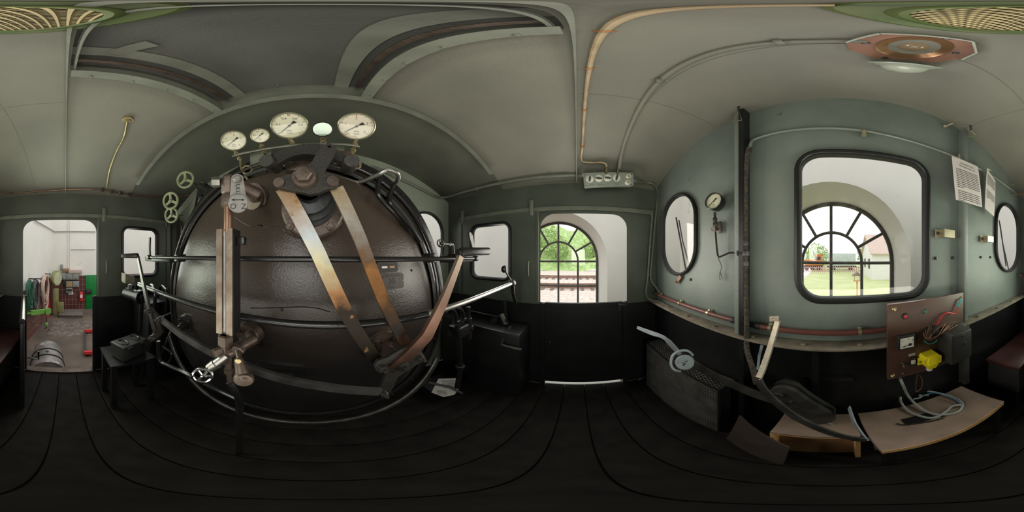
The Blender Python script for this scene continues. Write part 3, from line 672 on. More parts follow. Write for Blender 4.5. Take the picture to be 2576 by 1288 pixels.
# ---------- gauges on the bracket ----------
gb = thing('gauge_bracket', 'curved flat steel strip carrying five round gauges above the boiler', 'bracket', PY(750, 378, .72))
MB().bar([PY(x, y, .70) for x, y in ((588, 391), (650, 377), (730, 366), (810, 361), (870, 363), (904, 368))], .05, V((0, -.72, .69)), .005, sm=3).build('strip', 'trim_paint', gb)
b = MB().prism([[(-.05, -.16), (.05, -.16), (.055, 0), (-.055, 0)]], PY(655, 382, .74), X3, Z3, -Y3, .003, -.003).prism([[(-.02, -.13), (.03, -.13), (.03, 0), (-.02, 0)]], PY(850, 366, .74), X3, Z3, -Y3, .003, -.003)
each(b, 'stay', 'trim_paint', gb)
def gauge(px, py, Y, rad, lab, nums, a0, a1, needle, dial='dial', red=None, unit='MPa', stem=(0, 0), refl=False, group='pressure gauges above the boiler', aim=None, rim='gauge_rim', cat='pressure gauge', tail=None):
    c = PY(px, py, Y); u, v, n = frame(aim if aim else CAM-c); t = thing('pressure_gauge', lab, cat, c, group)
    MB().lathe([(0, -.045), (rad*.93, -.045), (rad*.95, -.01), (rad*.9, .0)], c, n, 40).build('case', 'dark_steel' if rad < .06 else 'trim_paint', t)
    MB().lathe([(rad*.90, -.012), (rad*.99, -.012), (rad, -.004), (rad*.98, .006), (rad*.93, .008), (rad*.89, .004), (rad*.88, -.004)], c, n, 48).build('bezel', rim, t)
    dl_ = MB().prism([circ(0, 0, rad*.90, 48)], c, u, v, n, -.003, -.006).build('dial', dial if not refl else 'mirrorish', t)
    if not refl:
        mk = MB(); rm = MB()
        tot = 40
        for i in range(tot+1):
            a = R(a0+(a1-a0)*i/tot); big = i % 5 == 0; d = u*math.cos(a)+v*math.sin(a)
            mk.bar([c+d*rad*(.72 if i % 10 == 0 else .75 if big else .81)-n*.0022, c+d*rad*.85-n*.0022], rad*(.022 if big else .009), n, .0006)
        if nums:
            for i, s_ in enumerate(nums):
                if not s_: continue
                a = R(a0+(a1-a0)*i/(len(nums)-1)); mk.text(s_, rad*.20, c+(u*math.cos(a)+v*math.sin(a))*rad*.58, u, v, n, -.0022)
        mk.text(unit, rad*.17, c-v*rad*.38, u, v, n, -.0022); mk.bar([c-v*rad*.55-u*rad*.14-n*.0022, c-v*rad*.55+u*rad*.14-n*.0022], rad*.04, n, .0005)
        mk.build('scale_marking', 'ink', dl_)
        if red is not None:
            a = R(red); d = u*math.cos(a)+v*math.sin(a); rm.bar([c+d*rad*.70-n*.0018, c+d*rad*.87-n*.0018], rad*.035, n, .0006); rm.build('red_mark', 'redmark', dl_)
        a = R(needle); d = u*math.cos(a)+v*math.sin(a)
        nd = MB().bar([c-d*rad*.42, c-d*rad*.12, c, c+d*rad*.5, c+d*rad*.78], [rad*.22, rad*.06, rad*.06, rad*.05, rad*.012], n, .0012).lathe([(0, .002), (rad*.07, .001), (rad*.08, -.002)], c, n, 16).build('needle', 'ink', t)
    MB().prism([circ(0, 0, rad*.90, 40)], c, u, v, n, .002, .001).build('cover_glass', 'dial_glass', t)
    if stem != (0, 0):
        s0 = c-v*rad*.95-n*.02; s1 = PY(stem[0], stem[1], Y-.0)
        d = (s1-s0)
        b = MB().cyl(s0, s1, rad*.13 if rad > .06 else rad*.17, seg=12)
        b.lathe([(0, .0), (.012, .0), (.015, .003), (.015, .019), (.012, .022)], s0+d*.35, d, 6).lathe([(0, .0), (.012, .0), (.014, .003), (.014, .015), (.011, .018)], s0+d*.8, d, 6)
        b.build('stem', 'brass', t)
    return t
gauge(588, 354, .71, .068, 'cream pressure gauge at the left end of the curved strip above the boiler', ['', '1', '2', '3', '4'], 225, -45, 225, red=107, stem=(605, 402))
gauge(654, 341, .71, .047, 'smallest cream pressure gauge, second from left above the boiler', ['', '0,2', '0,4', '0,6', '0,8', ''], 225, -45, 228, red=100, stem=(666, 386))
gauge(728, 316, .72, .088, 'large cream gauge marked to 0,8 at the top centre of the strip', ['', '0,2', '0,4', '0,6', '0,8', ''], 225, -45, 228, red=95, stem=(737, 362))
gauge(811, 325, .72, .048, 'small gauge with a shiny reflecting glass, second from right above the boiler', None, 0, 0, 0, refl=True, stem=(813, 359), rim='dark_steel', aim=(-.05, -.8, -.60))
gauge(897, 318, .71, .088, 'large pinkish gauge at the right end of the strip above the boiler', ['', '1', '2', '3', '4'], 225, -45, 212, 'dial_pink', red=90, stem=(887, 385))
tag(MB().tube([PY(605, 400, .71), PY(606, 420, .71), PY(616, 437, .70), PY(632, 432, .70), PY(632, 420, .71), PY(618, 418, .71), PY(611, 425, .71), PY(618, 445, .70), PY(634, 462, .69), PY(640, 480, .68)], .006, 8, sm=5).build('siphon_pipe', 'brass'), 'thin brass siphon loop under the leftmost gauge', 'pipe', 'siphon pipes of the gauges')
tag(MB().tube([PY(887, 383, .71), PY(885, 398, .70), PY(893, 405, .69), PY(905, 408, .69), PY(905, 420, .69), PY(893, 425, .69)], .006, 8, sm=5).build('siphon_pipe', 'brass'), 'thin brass siphon bend under the large pinkish gauge', 'pipe', 'siphon pipes of the gauges')
tag(MB().tube([PY(666, 386, .71), PY(672, 405, .71), PY(672, 430, .72), PY(655, 455, .72), PY(640, 462, .72)], .0045, 8, sm=5).build('siphon_pipe', 'dark_pipe'), 'thin dark pipe dropping from the smallest gauge behind the arch boss', 'pipe', 'siphon pipes of the gauges')
# ---------- hand wheels top left ----------
for px, py, y, r, l in ((466, 452, .92, .075, 'uppermost green hand wheel beside the boiler top left'), (429, 505, .87, .075, 'middle green hand wheel beside the boiler top left'), (431, 541, .92, .068, 'lowest of three green hand wheels, below the other two')):
    c = PY(px, py, y); n = V((.30, -.95, -.18)).normalized(); u, v, n = frame(n); t = thing('stop_valve', l, 'hand wheel', c, 'hand wheels beside the boiler'); b = MB()
    b.tube([c+(u*math.cos(2*PI*i/32)+v*math.sin(2*PI*i/32))*r for i in range(32)], r*.15, 10, True); b.build('rim', 'wheel_green', t)
    b = MB()
    for k in range(3): d = u*math.cos(R(90+120*k))+v*math.sin(R(90+120*k)); b.bar([c, c+d*r*.5-n*.006, c+d*r*.95], [r*.42, r*.3, r*.36], n, .008)
    b.lathe([(0, .014), (r*.16, .012), (r*.24, 0), (r*.2, -.02), (0, -.02)], c, n, 16); b.build('spokes', 'wheel_green', t)
    MB().cyl(c, c-n*.22, r*.12, seg=12).build('spindle', 'brown_metal', t)
# bracket of the wheels and valve block
br = thing('valve_bracket', 'green angled gusset plate holding the three hand wheel spindles', 'bracket', PY(480, 490, 1.0))
a, c, d, e = PY(508, 448, 1.08), PY(520, 480, 1.08), PY(446, 556, 1.05), PY(438, 535, 1.05)
MB().bar([(a+c)/2, (d+e)/2], [.09, .06], Y3, .008).bar([PY(497, 500, 1.07), PY(478, 545, 1.07)], [.16, .02], Y3, .008).build('gusset', 'trim_paint', br)
b = MB().box(PY(518, 482, .98), (.10, .1, .09), bev=.012).cyl(PY(505, 470, .95), PY(540, 490, .85), .035).hexn(PY(520, 470, .92), (-.3, -.9, 0), .025, .03).hexn(PY(530, 492, .92), (-.3, -.9, -.1), .022, .03).box(PY(508, 496, .95), (.05, .06, .04), bev=.008)
b.build('valve_block', 'black_gloss', br)
tag(MB().tube([PY(500, 478, .95), PY(488, 540, .92), PY(472, 590, .88), PY(466, 635, .80)], .009, 8).build('pull_rod', 'black_gloss'), 'straight black pull rod slanting from the valve block past the left front window', 'rod')
# brown angle post at the left front corner
struct(MB().box((-1.60, 1.36, zr(.13)), (.05, .03, .66), bev=.004).build('trim_15', 'brown_metal'))
# small tap beside the right front window
tp_ = PY(1108, 612, .95); t = thing('tap_valve', 'small wheel tap on a stub in front of the right front window', 'tap', tp_)
b = MB(); u, v, n = frame((-.2, -1, .1))
b.tube([tp_+(u*math.cos(2*PI*i/20)+v*math.sin(2*PI*i/20))*.028 for i in range(20)], .006, 8, True)
for k in range(3): b.tube([tp_, tp_+(u*math.cos(k*2.09)+v*math.sin(k*2.09))*.028], .004, 6)
b.build('wheel', 'dark_steel', t)
MB().cyl(tp_, tp_+V((.16, .02, 0)), .012, seg=10).hexn(tp_+V((.11, .02, 0)), X3, .02, .02).tube([tp_+V((.15, .02, 0)), tp_+V((.17, .02, -.01)), tp_+V((.172, .02, -.09))], .007, 8).build('body', 'dark_steel', t)
# ---------- right wall: switch box and conduits ----------
def boxframe(c, n): return frame(n)
bc = PX(1532, 451, 1.245); n = V((-1, 0, -.28)).normalized(); u, v, n = frame(n, V((0, .10, 1)))
t = thing('switch_box', 'grey control box with four rotary switches and two fuses above the right door', 'switch box', bc)
W_, H_ = .430, .132; K = 1.5
MB().prism([rrect(0, 0, W_, H_, .012, 4)], bc, u, v, n, .012, -.10).build('case', 'box_grey', t)
MB().prism([rrect(-.045, 0, W_-.105, H_-.008, .008, 4)], bc, u, v, n, .0135, .010).build('cover', 'box_grey', t)
for k, a in enumerate((80, -12, -8, 75)):
    c = bc+u*(-.165+.076*k)+v*(.004+.0012*k)*K+n*.0135
    d = MB().lathe([(0, .006), (.031, .006), (.034, .004), (.034, 0)], c, n, 28).build('switch_plate', 'ceramic', t)
    e = u*math.cos(R(a))+v*math.sin(R(a))
    MB().bar([c-e*.028+n*.012, c+n*.014, c+e*.028+n*.012], [.012, .018, .010], n, .013).build('switch_lever', 'blackbox', d)
for k, (x, y) in enumerate(((.166, .028), (.158, -.031))):
    c = bc+u*x+v*y+n*.012
    f = MB().lathe([(.012, .009), (.015, .024), (.022, .021), (.025, 0)], c, n, 24).build('fuse_cap', 'ceramic', t)
    MB().lathe([(0, .013), (.012, .012), (.013, .004)], c, n, 14).build('fuse_end', 'brass', f)
b = MB()
for x, y in ((-.2, .053), (-.2, -.053), (.2, .053), (.198, -.053)): b.lathe([(0, .004), (.006, .003), (.007, 0)], bc+u*x+v*y+n*.012, n, 10)
each(b, 'screw', 'dark_steel', t)
b = MB()
for x, y in ((-.155, -.049), (-.08, -.049), (.066, -.049)): b.box(bc+u*x+v*y+n*.0142, (.044, .011, .0012), mat=Matrix((u, v, n)).transposed())
each(b, 'tag_strip', 'trim_paint', t)
t.scale = (.915, .915, .915); gl = [PX(1526, 417, 1.33), PX(1557, 421, 1.34)]; gl = [bc+(g-bc)*.5 for g in gl]; gl = [PX(1526, 419, 1.20), PX(1557, 423, 1.21)]
b = MB()
for g in gl: b.lathe([(.006, .0), (.009, .0), (.009, -.012), (.011, -.013), (.011, -.06)], g, (0, -.1, 1), 12)
each(b, 'cable_gland', 'brass', t)
def conduit(name, pts, r, mat, lab, cat='conduit', sm=6, clips=None):
    t = thing(name, lab, cat, pts[0], {'conduit': 'grey conduits of the cab'}.get(name)); MB().tube(pts, r, 10, sm=sm).build('tube', mat, t)
    for p, ax in (clips or []): MB().lathe([(r*1.05, -.008), (r*1.5, -.008), (r*1.5, .008), (r*1.05, .008)], p, ax, 12).build('clip', 'trim_paint', t)
    return t
def wx(px, py, off=.02): return PX(px, py, XR-off)
cp = [PX(1468, 440, 1.21)]+[PC(x, y, .022) for x, y in ((1450, 440), (1420, 441), (1340, 447), (1250, 462), (1170, 482), (1122, 496), (1095, 494), (1060, 476), (1000, 447), (940, 420))]
conduit('conduit', cp, .016, 'trim_paint', 'grey conduit running forward from the switch box along the right wall', clips=[(PC(1385, 443, .022), Y3), (PC(1200, 474, .022), Y3)])
conduit('conduit', [PX(1596, 455, 1.23), PC(1622, 459, .025), PC(1642, 462, .025), PC(1651, 472, .03), wx(1655, 490, .03), wx(1648, 560), wx(1641, 640), wx(1637, 700), PY(1650, 722, YB+.02), PY(1662, 738, YB+.02)], .012, 'trim_paint', 'grey conduit bending down the rear right corner from the switch box', clips=[(wx(1648, 560), Z3)])
conduit('conduit', [wx(1612, 533), wx(1634, 536), wx(1640, 545), wx(1636, 600), wx(1630, 690), wx(1625, 735), wx(1632, 752), PY(1660, 760, YB+.03), PY(1700, 783, YB+.03)], .011, 'trim_paint', 'second grey conduit running down beside the rear right corner from the door rail', clips=[(wx(1630, 690), Z3), (wx(1635, 620), Z3)])
cc = [gl[1]-Z3*.005]+[PF(x, y, .012) for x, y in ((1568, 370), (1590, 310), (1625, 245), (1670, 195), (1740, 153), (1830, 124), (1960, 107), (2060, 104), (2180, 104))]
conduit('conduit', cc, .015, 'roof_paint', 'grey conduit curving across the roof from the switch box to the ceiling lamp', clips=[(PF(1660, 202, .012), V((.6, .3, 0))), (PF(1962, 106, .012), V((1, 0, 0)))])
cb = [gl[0]-Z3*.005, gl[0]+V((-.01, .01, .022)), gl[0]+V((-.015, .05, .03)), PC(1490, 409, .02), PC(1464, 404, .02)]+[V((x, -.034, roofz(x)-.022)) for x in (1.05, .9, .7, .5, .32, .2, .1, .03, 0)]
t = conduit('cable', cb, .0085, 'cable_beige', 'beige cable tied along the middle roof rib', 'cable')
b = MB()
for x in (1.05, .75, .45, .2): b.tube([V((x, -.034+.014*math.cos(a), roofz(x)-.022+.014*math.sin(a))) for a in [k*PI/6 for k in range(12)]], .003, 6, True)
each(b, 'cable_tie', M('orange', (.55, .20, .05), None, 4, .5), t)
# left wall pipe with small valves
lx = lambda px, py, o=.03: PX(px, py, XL+o)
lp_ = [PC(x, y, .022) for x, y in ((-30, 489), (38, 486), (120, 480), (250, 477), (300, 485), (345, 492), (400, 496), (450, 494), (500, 488))]
t = conduit('air_pipe', lp_, .007, 'copper', 'thin copper pipe with small valves along the left wall above the door', 'pipe', clips=[(PC(38, 486, .022), Y3), (PC(300, 485, .022), Y3)])
b = MB()
for px, py in ((258, 478), (282, 482), (305, 486), (326, 489)): p = PC(px, py, .022); b.hexn(p-Y3*.015, Y3, .018, .03).cyl(p, p+V((.01, 0, .03 if px % 4 else -.035)), .008, seg=8)
each(b, 'valve', 'brown_metal', t)
rp0 = PF(322, 300, .0); rn = V((.33*(rp0.x-CX), 0, -1)).normalized()*1
t = conduit('air_pipe', [PC(268, 472, .022), PF(275, 430, .02), PF(291, 385, .02), PF(311, 345, .02), PF(320, 305, .03)], .0075, 'brass', 'thin brass pipe rising from the left wall pipe to a fitting in the roof', 'pipe')
MB().hexn(PF(322, 300, .0), (.15, -.1, -1), .022, .03).cyl(PF(322, 296, -.01), PF(321, 302, .02), .032).build('roof_fitting', 'brass', t)
# ---------- roof: lamp, vent, latch ----------
lc = V((-.155, -.285, roofz(-.155)))
t = thing('ceiling_lamp', 'open ceiling lamp with rusty reflector and a grey domed cover hanging from its hinge', 'lamp', lc)
yw = R(12); du = V((math.cos(yw), -math.sin(yw), 0)); dv = V((math.sin(yw), math.cos(yw), 0))
oc = [(-.13, -.03), (-.13, .03), (-.075, .09), (.075, .09), (.13, .03), (.13, -.03), (.075, -.09), (-.075, -.09)]
MB().prism([oc, circ(0, 0, .078, 40)], lc-Z3*.012, du, dv, -Z3, .008, -.02).build('back_plate', 'rustplate', t)
b = MB(); m = Matrix((du, dv, Z3)).transposed()
for i in range(8):
    p, q_ = oc[i], oc[(i+1) % 8]
    if i in (0, 1, 2, 3): a, c = lc+du*p[0]+dv*p[1], lc+du*q_[0]+dv*q_[1]; b.bar([a-Z3*.024, c-Z3*.024], .03, (du*(p[1]-q_[1])+dv*(q_[0]-p[0])), .006)
b.build('rim_frame', 'lampgrey', t)
MB().lathe([(.078, .020), (.070, .014), (.045, -.012), (.034, -.02), (.034, -.03), (0, -.03)], lc-Z3*.004, -Z3, 40).build('reflector', 'reflector', t)
MB().lathe([(.032, -.015), (.034, -.01), (.03, .0), (.012, .012), (0, .013)], lc-Z3*.004, -Z3, 24).build('bulb', M('bulbglass', (.30, .22, .14), None, 5, .05), t)
b = MB()
for x, y in ((-.095, .0), (.095, .02), (-.03, .084), (.05, -.084)): b.lathe([(0, .006), (.007, .005), (.009, 0)], lc+du*x+dv*y-Z3*.02, -Z3, 10)
each(b, 'screw', 'dark_steel', t)
hc_ = lc-dv*.105-Z3*.065-du*.01; hn = (-dv*.92-Z3*.40).normalized(); 
cv = MB().lathe([(.088, -.006), (.105, -.006), (.105, 0), (.088, .006), (.075, .016), (.068, .016)], hc_, hn, 40).build('hinged_cover', 'lampgrey', t)
MB().lathe([(.07, .014), (.066, .03), (.05, .048), (.025, .058), (0, .06)], hc_, hn, 32).build('dome', M('milkglass', (.42, .44, .36), (.36, .38, .31), 8, .15), cv)
b = MB()
u, v, n = frame(hn)
for s_ in (-.03, .0, .03): b.lathe([(0, .012), (.006, .011), (.007, 0)], hc_+u*s_+v*.096, v, 10)
each(b, 'hinge_screw', 'dark_steel', cv)
vc = V((-.108, -.050, roofz(-.11)-.005))
t = thing('roof_vent', 'round roof vent with a perforated grille and dark green rim beside the middle roof rib', 'vent', vc)
MB().lathe([(.078, .0), (.108, .0), (.112, .006), (.108, .012), (.088, .014), (.085, .075), (.080, .082), (.074, .080), (.074, .0)], vc, -Z3, 48).build('rim', M('ventgreen', (.075, .12, .03), (.12, .14, .05), 12, .4), t)
b = MB(); st = .0088
for i in range(-8, 9):
    ext = math.sqrt(max(0, .075**2-(i*st)**2))
    b.tube([vc+V((i*st, -ext, -.072)), vc+V((i*st, ext, -.072))], .0026, 6); b.tube([vc+V((-ext, i*st, -.074)), vc+V((ext, i*st, -.074))], .0026, 6)
b.build('grille', 'brass', t); MB().lathe([(0, .02), (.076, .02)], vc, -Z3, 32).build('backing', 'black_paint', t)
lt = PY(705, 215, .68); t = thing('hatch_latch', 'small iron latch at the front lip of the roof hatch', 'latch', lt)
MB().box(lt+V((0, -.0, .045)), (.06, .05, .006)).bar([lt+V((0, -.02, .05)), lt+V((-.004, -.035, .01)), lt+V((-.01, -.012, -.02))], [.022, .016, .014], V((1, 0, 0)), .008).build('plate', 'trim_paint', t)
MB().tube([lt+V((.0, -.03, .03)), lt+V((-.005, -.045, .0)), lt+V((-.012, -.02, -.015))], .005, 8, sm=4).bar([lt+V((-.02, -.03, -.002)), lt+V((.02, -.03, .0))], .012, Y3, .01).build('catch', 'brown_metal', t)
b = MB()
for k, x in enumerate((-1.15, -.95, -.75)): pass
# ---------- rear wall ----------
YR = YB+.03
def w(px, py, off=.015): return PY(px, py, YB+off)
hz = [w(1886, 372, .05), w(1879, 395, .05), w(1876, 450, .05), w(1876, 560, .05), w(1876, 700, .05), w(1878, 800, .06), w(1878, 860, .08), w(1880, 885, .11), w(1893, 925, .14), w(1903, 965, .16)]
t = conduit('wrapped_pipe', hz, .0135, 'hosewrap', 'cord-wrapped pipe running down the left rear post', 'pipe', sm=8)
b = MB(); pts = smooth(hz, 30); f = []
for i in range(len(pts)-1):
    a = i*1.05; d = (pts[i+1]-pts[i]).normalized(); s_ = d.orthogonal().normalized(); f.append(pts[i]+(s_*math.cos(a)+d.cross(s_)*math.sin(a))*.0135)
b.tube(f, .0028, 5); b.build('cord_wrapping', 'hosewrap', t)
b = MB(); p = w(1876, 637, .05)
for dz, r in ((.05, .017), (0, .02), (-.05, .017)): b.hexn(p+Z3*(dz-.012), Z3, r, .026)
b.hexn(p, (1, 0.1, 0), .017, .045); b.build('tee_fitting', 'dark_steel', t)
tag(MB().tube([w(1886, 372, .05), w(1890, 358, .04), w(1900, 350, .02), w(1950, 335), w(2020, 325), w(2100, 323), w(2172, 329)], .0085, 8, sm=5).build('wall_pipe', 'wall_paint'), 'thin painted pipe arching above the rear window to the middle clip', 'pipe')
tag(MB().tube([w(2176, 329), w(2230, 340), w(2300, 358), w(2360, 378), w(2420, 402, .07), w(2450, 418, .05), w(2500, 445, .03), w(2540, 474, .03), PX(2566, 492, XL+.04)], .006, 8, sm=5).build('wall_cable', 'cable_grey'), 'thin grey cable sagging from the middle clip to the rear left corner', 'cable')
p = w(2173, 336); tag(MB().box(p, (.022, .02, .05), bev=.003).lathe([(0, .02), (.007, .018), (.008, 0)], p+Z3*.014, Y3, 10).build('cable_clip', 'zinc'), 'small metal clip above the rear window', 'clip')
gp = gauge(1795, 506, YB+.07, .056, 'small round pressure gauge alone on the rear wall left of the post', ['0', '', '', '', '', ''], 225, -45, 222, group=None, aim=(-.18, 1, .1), rim='black_gloss')
g0 = PY(1798, 535, YB+.06); b = MB()
b.cyl(g0, PY(1801, 580, YB+.06), .008).hexn(PY(1799, 556, YB+.06), Z3, .014, .02).hexn(PY(1800, 570, YB+.06), Z3, .016, .025)
b.build('union', 'dark_steel', gp); p = PY(1806, 572, YB+.02); bp2 = MB().box(p, (.05, .006, .07), bev=.002).box(p+V((.02, .012, -.01)), (.03, .02, .02)); bp2.build('mount_plate', 'brown_metal', gp)
tag(MB().tube([PY(1800, 582, YB+.06), PY(1803, 620, YB+.05), PY(1807, 645, YB+.05), PY(1818, 643, YB+.05), PY(1836, 636, YB+.05), PY(1855, 637, YB+.05)], .0055, 8, sm=5).build('gauge_pipe', 'dark_pipe'), 'thin pipe linking the lone rear gauge to the wrapped pipe', 'pipe')
tag(MB().tube([PY(1806, 648, YB+.03), PY(1815, 670, YB+.02), PY(1812, 685, YB+.02), PY(1817, 700, YB+.02), PY(1811, 703, YB+.02), PY(1811, 685, YB+.02)], .0022, 6, sm=4).build('wire_loop', 'dark_steel'), 'short twisted wire dangling below the rear gauge pipe', 'wire')
# red conduit runs
for a, c, l in (((1648, 738), (1848, 803), 'faded red pipe low on the rear wall left of the post'), ((1902, 819), (2236, 829), 'faded red pipe below the rear window')):
    p0, p1 = PY(*a, YB+.03), PY(*c, YB+.03); p1 = V((p1.x, p1.y, p0.z))
    t = thing('red_pipe', l, 'pipe', p0); MB().cyl(p0, p1, .0135, seg=14).build('pipe', 'red_pipe', t)
    for f_ in ((.12, .45, .78) if a[0] < 1800 else (.12, .78)): p = p0.lerp(p1, f_); MB().box(p+V((0, -.012, 0)), (.016, .012, .05), bev=.002).lathe([(.014, -.008), (.0165, -.008), (.0165, .008), (.014, .008)], p, X3, 14).build('pipe_clip', 'zinc', t)
    e = p1 if a[0] < 1800 else p0; d = (p1-p0).normalized()*(1 if a[0] < 1800 else -1)
    MB().hexn(e-d*.02, d, .018, .03).hexn(e+d*.012, d, .015, .02).build('end_cap', 'blackbox', t)
    MB().tube([e+d*.03, e+d*.06+V((0, 0, -.01)), e+d*.065+V((0, -.005, -.05))], .006, 8, sm=4).build('lead', 'dark_pipe', t)
p = w(1707, 703, .02); tag(MB().bar([p+V((.03, 0, -.03)), p+V((-.03, 0, .03))], .028, Y3, .008).sphere(p+V((.02, .01, -.02)), .008, seg=10).build('window_catch', 'copper'), 'small rusty catch below the left oval window of the rear wall', 'catch')
p = w(2563, 692, .02); tag(MB().cyl(p+V((.03, .03, 0)), p+V((-.09, .01, .003)), .012, seg=12).build('peg', 'red_pipe'), 'short dark red peg below the right oval window of the rear wall', 'peg')
for px, py, l in ((2374, 589, 'brassy bent bracket on the rear wall right of the large window'), (2479, 602, 'brassy bent bracket on the rear wall beside the right oval window')):
    p = w(px, py, .012); t = thing('bracket', l, 'bracket', p)
    MB().box(p+X3*.045, (.035, .006, .045)).box(p+V((.026, .02, 0)), (.006, .045, .045)).box(p+V((-.01, .04, 0)), (.075, .006, .045)).box(p+V((-.046, .02, 0)), (.006, .045, .045)).build('strap', 'zinc', t)
    MB().hexn(p+X3*.045, Y3, .009, .010).build('bolt', 'dark_steel', t)
for px, py, l in ((2353, 650, 'bolt head left of the pair beside the large rear window'), (2395, 649, 'bolt head right of the pair beside the large rear window'), (2467, 647, 'bolt head nearer the post, left of the right oval window'), (2491, 647, 'bolt head nearest the right oval window'), (1738, 703, 'lone screw head below the left oval rear window')):
    p = w(px, py, 0); tag(MB().hexn(p, Y3, .010, .010).lathe([(0, .013), (.008, .011), (.009, .0)], p, Y3, 10).build('bolt', 'dark_steel'), l, 'bolt')
p = w(2375, 319, 0); tag(MB().hexn(p, (-.3, 1, .1), .013, .02).cyl(p, p+V((-.02, .06, .01)), .006, seg=10).build('wall_stud', 'zinc'), 'short threaded stud high on the rear wall right of the window', 'stud')
# hanging handles at the two posts
for px, py, l, sg in ((1858, 268, 'wire triangle handle hanging beside the left rear post', 1), (2442, 316, 'wire triangle handle hanging beside the right rear post', -1)):
    p = PF(px, py, .0); p.y = min(p.y, YB+.12) if False else p.y; t = thing('hanging_handle', l, 'handle', p)
    b = MB(); b.sphere(p+Z3*-.004, .008, seg=10)
    for k in range(3):
        c = p-Z3*(.018+.016*k); e = X3 if k % 2 else Y3
        b.tube([c+e*.006*math.cos(a)+Z3*.011*math.sin(a) for a in [j*PI/5 for j in range(10)]], .002, 6, True)
    b.build('chain', 'dark_steel', t); o = p-Z3*.062
    if sg > 0: tri = [o, o+V((-.012, -.01, -.10)), o+V((.022, .012, -.115))]
    else: tri = [o, o+V((-.075, -.01, -.012)), o+V((.045, .01, -.10))]
    MB().tube(tri, .0032, 8, True).build('wire', 'zinc', t)
# papers
def sheet(name, corners, lab, head, lines, mat='paper'):
    a, b_, c, d = [V(p) for p in corners]      # top-left, top-right, bottom-right, bottom-left
    u = (b_-a); wd = u.length; u.normalize(); n = u.cross(a-d).normalized(); v = n.cross(u); hg = (a-d).length
    t = thing(name, lab, 'paper', a); N_ = 8; vs = []; fs = []
    for j in range(N_+1):
        for i in range(N_+1):
            f_, g_ = i/N_, j/N_; p = a.lerp(b_, f_).lerp(d.lerp(c, f_), g_)+n*(.008*math.sin(g_*2.6)*(f_-.4)); vs.append(p)
    for j in range(N_):
        for i in range(N_): k = j*(N_+1)+i; fs.append((k, k+1, k+N_+2, k+N_+1))
    MB().add(vs, fs).build('sheet', mat, t)
    o = a-v*.02; b = MB(); ok = False
    for i, h in enumerate(head): b.text(h, .0165, a+u*wd*.53-v*(.035+.022*i), u, v, n, .004)
    if head: b.build('heading', 'ink', t)
    b = MB(); rnd = random.Random(5)
    for (y0, cnt) in lines:
        for k in range(cnt):
            x = .10; yy = y0+k*.0125; end = .92 if k < cnt-1 else .3
            while x < end:
                l_ = min(rnd.uniform(.03, .11), end-x)
                if l_ < .01: break
                B_ = lambda x_: a.lerp(b_, x_).lerp(d.lerp(c, x_), yy/hg)+n*(.003+.008*math.sin(yy/hg*2.6)*(x_-.4)); b.bar([B_(x), B_(x+l_)], .0034, n, .0005); x += l_+.018
    b.build('body_text', 'print', t)
    return t
t = sheet('notice_sheet', (PY(2394, 392, -.665), PY(2460, 419, -.665), PY(2470, 522, -.665), PY(2405, 502, -.665)), 'printed sheet with a two-line heading hung on the right rear post', ['Dampfspeicherlok', 'Wie funktioniert sie?'], [(.085, 11), (.235, 6)])
p = PY(2413, 394, -.66); MB().box(p, (.008, .014, .03), bev=.002).box(p+V((.006, .004, 0)), (.004, .008, .03)).build('peg', 'zinc', t)
a, b_, c, d = PY(2483, 424, -.68), PY(2504, 455, -.70), PY(2500, 545, -.70), PY(2478, 524, -.68)
t = sheet('notice_sheet', (a, b_, c, d), 'second sheet, turned edge-on, left of the right oval rear window', [], [(.04, 8), (.18, 6)])
MB().tube([a+V((-.0, .0, .0)), a+V((-.05, .0, .005)), a+V((-.055, 0, -.03))], .003, 6).build('hook', 'zinc', t)
p = w(2540, 466, .0); tag(MB().tube([p, p+V((.0, .05, .0)), p+V((.0, .05, .012))], .004, 8).build('wall_hook', 'zinc'), 'small bare hook above the right oval rear window', 'hook')
# ---------- wooden instrument panel ----------
YP = -.655
a, b_, c = PY(2233, 766, YP), PY(2424, 740, YP), PY(2233, 956, YP); Pw, Ph = (a-b_).length, a.z-c.z
pc = V(((a.x+b_.x)/2, YP, (a.z+c.z)/2)); u, v, n = BK
def pp(px, py, o=.0): return PY(px, py, YP+o)
t = thing('instrument_panel', 'dark brown wooden panel with meter, switches and wires under the rear window', 'panel', pc)
MB().box(pc-V((0, .008, 0)), (Pw, .016, Ph), bev=.002).build('board', 'panelwood', t)
for px, py in ((2250, 778), (2417, 750), (2246, 946)): p = pp(px, py); MB().lathe([(0, .008), (.006, .008), (.009, .003), (.012, 0)], p, Y3, 16).build('mount_screw', 'brass', t)
MB().lathe([(0, .006), (.005, .005), (.006, 0)], pp(2271, 939), Y3, 10).build('screw', 'brass', t)
p = pp(2276, 795); f = MB().lathe([(.010, .012), (.013, .012), (.015, .006), (.016, 0)], p, Y3, 20).build('push_button', 'blackbox', t); MB().lathe([(0, .014), (.009, .012), (.010, .004)], p, Y3, 16).build('button_cap', 'red', f)
p = pp(2327, 783); MB().lathe([(0, .012), (.009, .012), (.012, .006), (.015, 0)], p, Y3, 18).build('push_button', 'green_cap', t)
p = pp(2276, 857); mt = MB().box(p+V((0, .012, 0)), (.082, .024, .082), bev=.003).build('panel_meter', 'blackbox', t)
MB().box(p+V((0, .0245, 0)), (.064, .002, .058)).build('meter_face', 'ceramic', mt)
MB().bar([p+V((.026, .027, -.018)), p+V((-.014, .027, -.014))], .003, Y3, .001).lathe([(0, .004), (.007, .003), (.008, 0)], p+V((-.014, .0255, -.012)), Y3, 12).build('meter_needle', 'ink', mt)
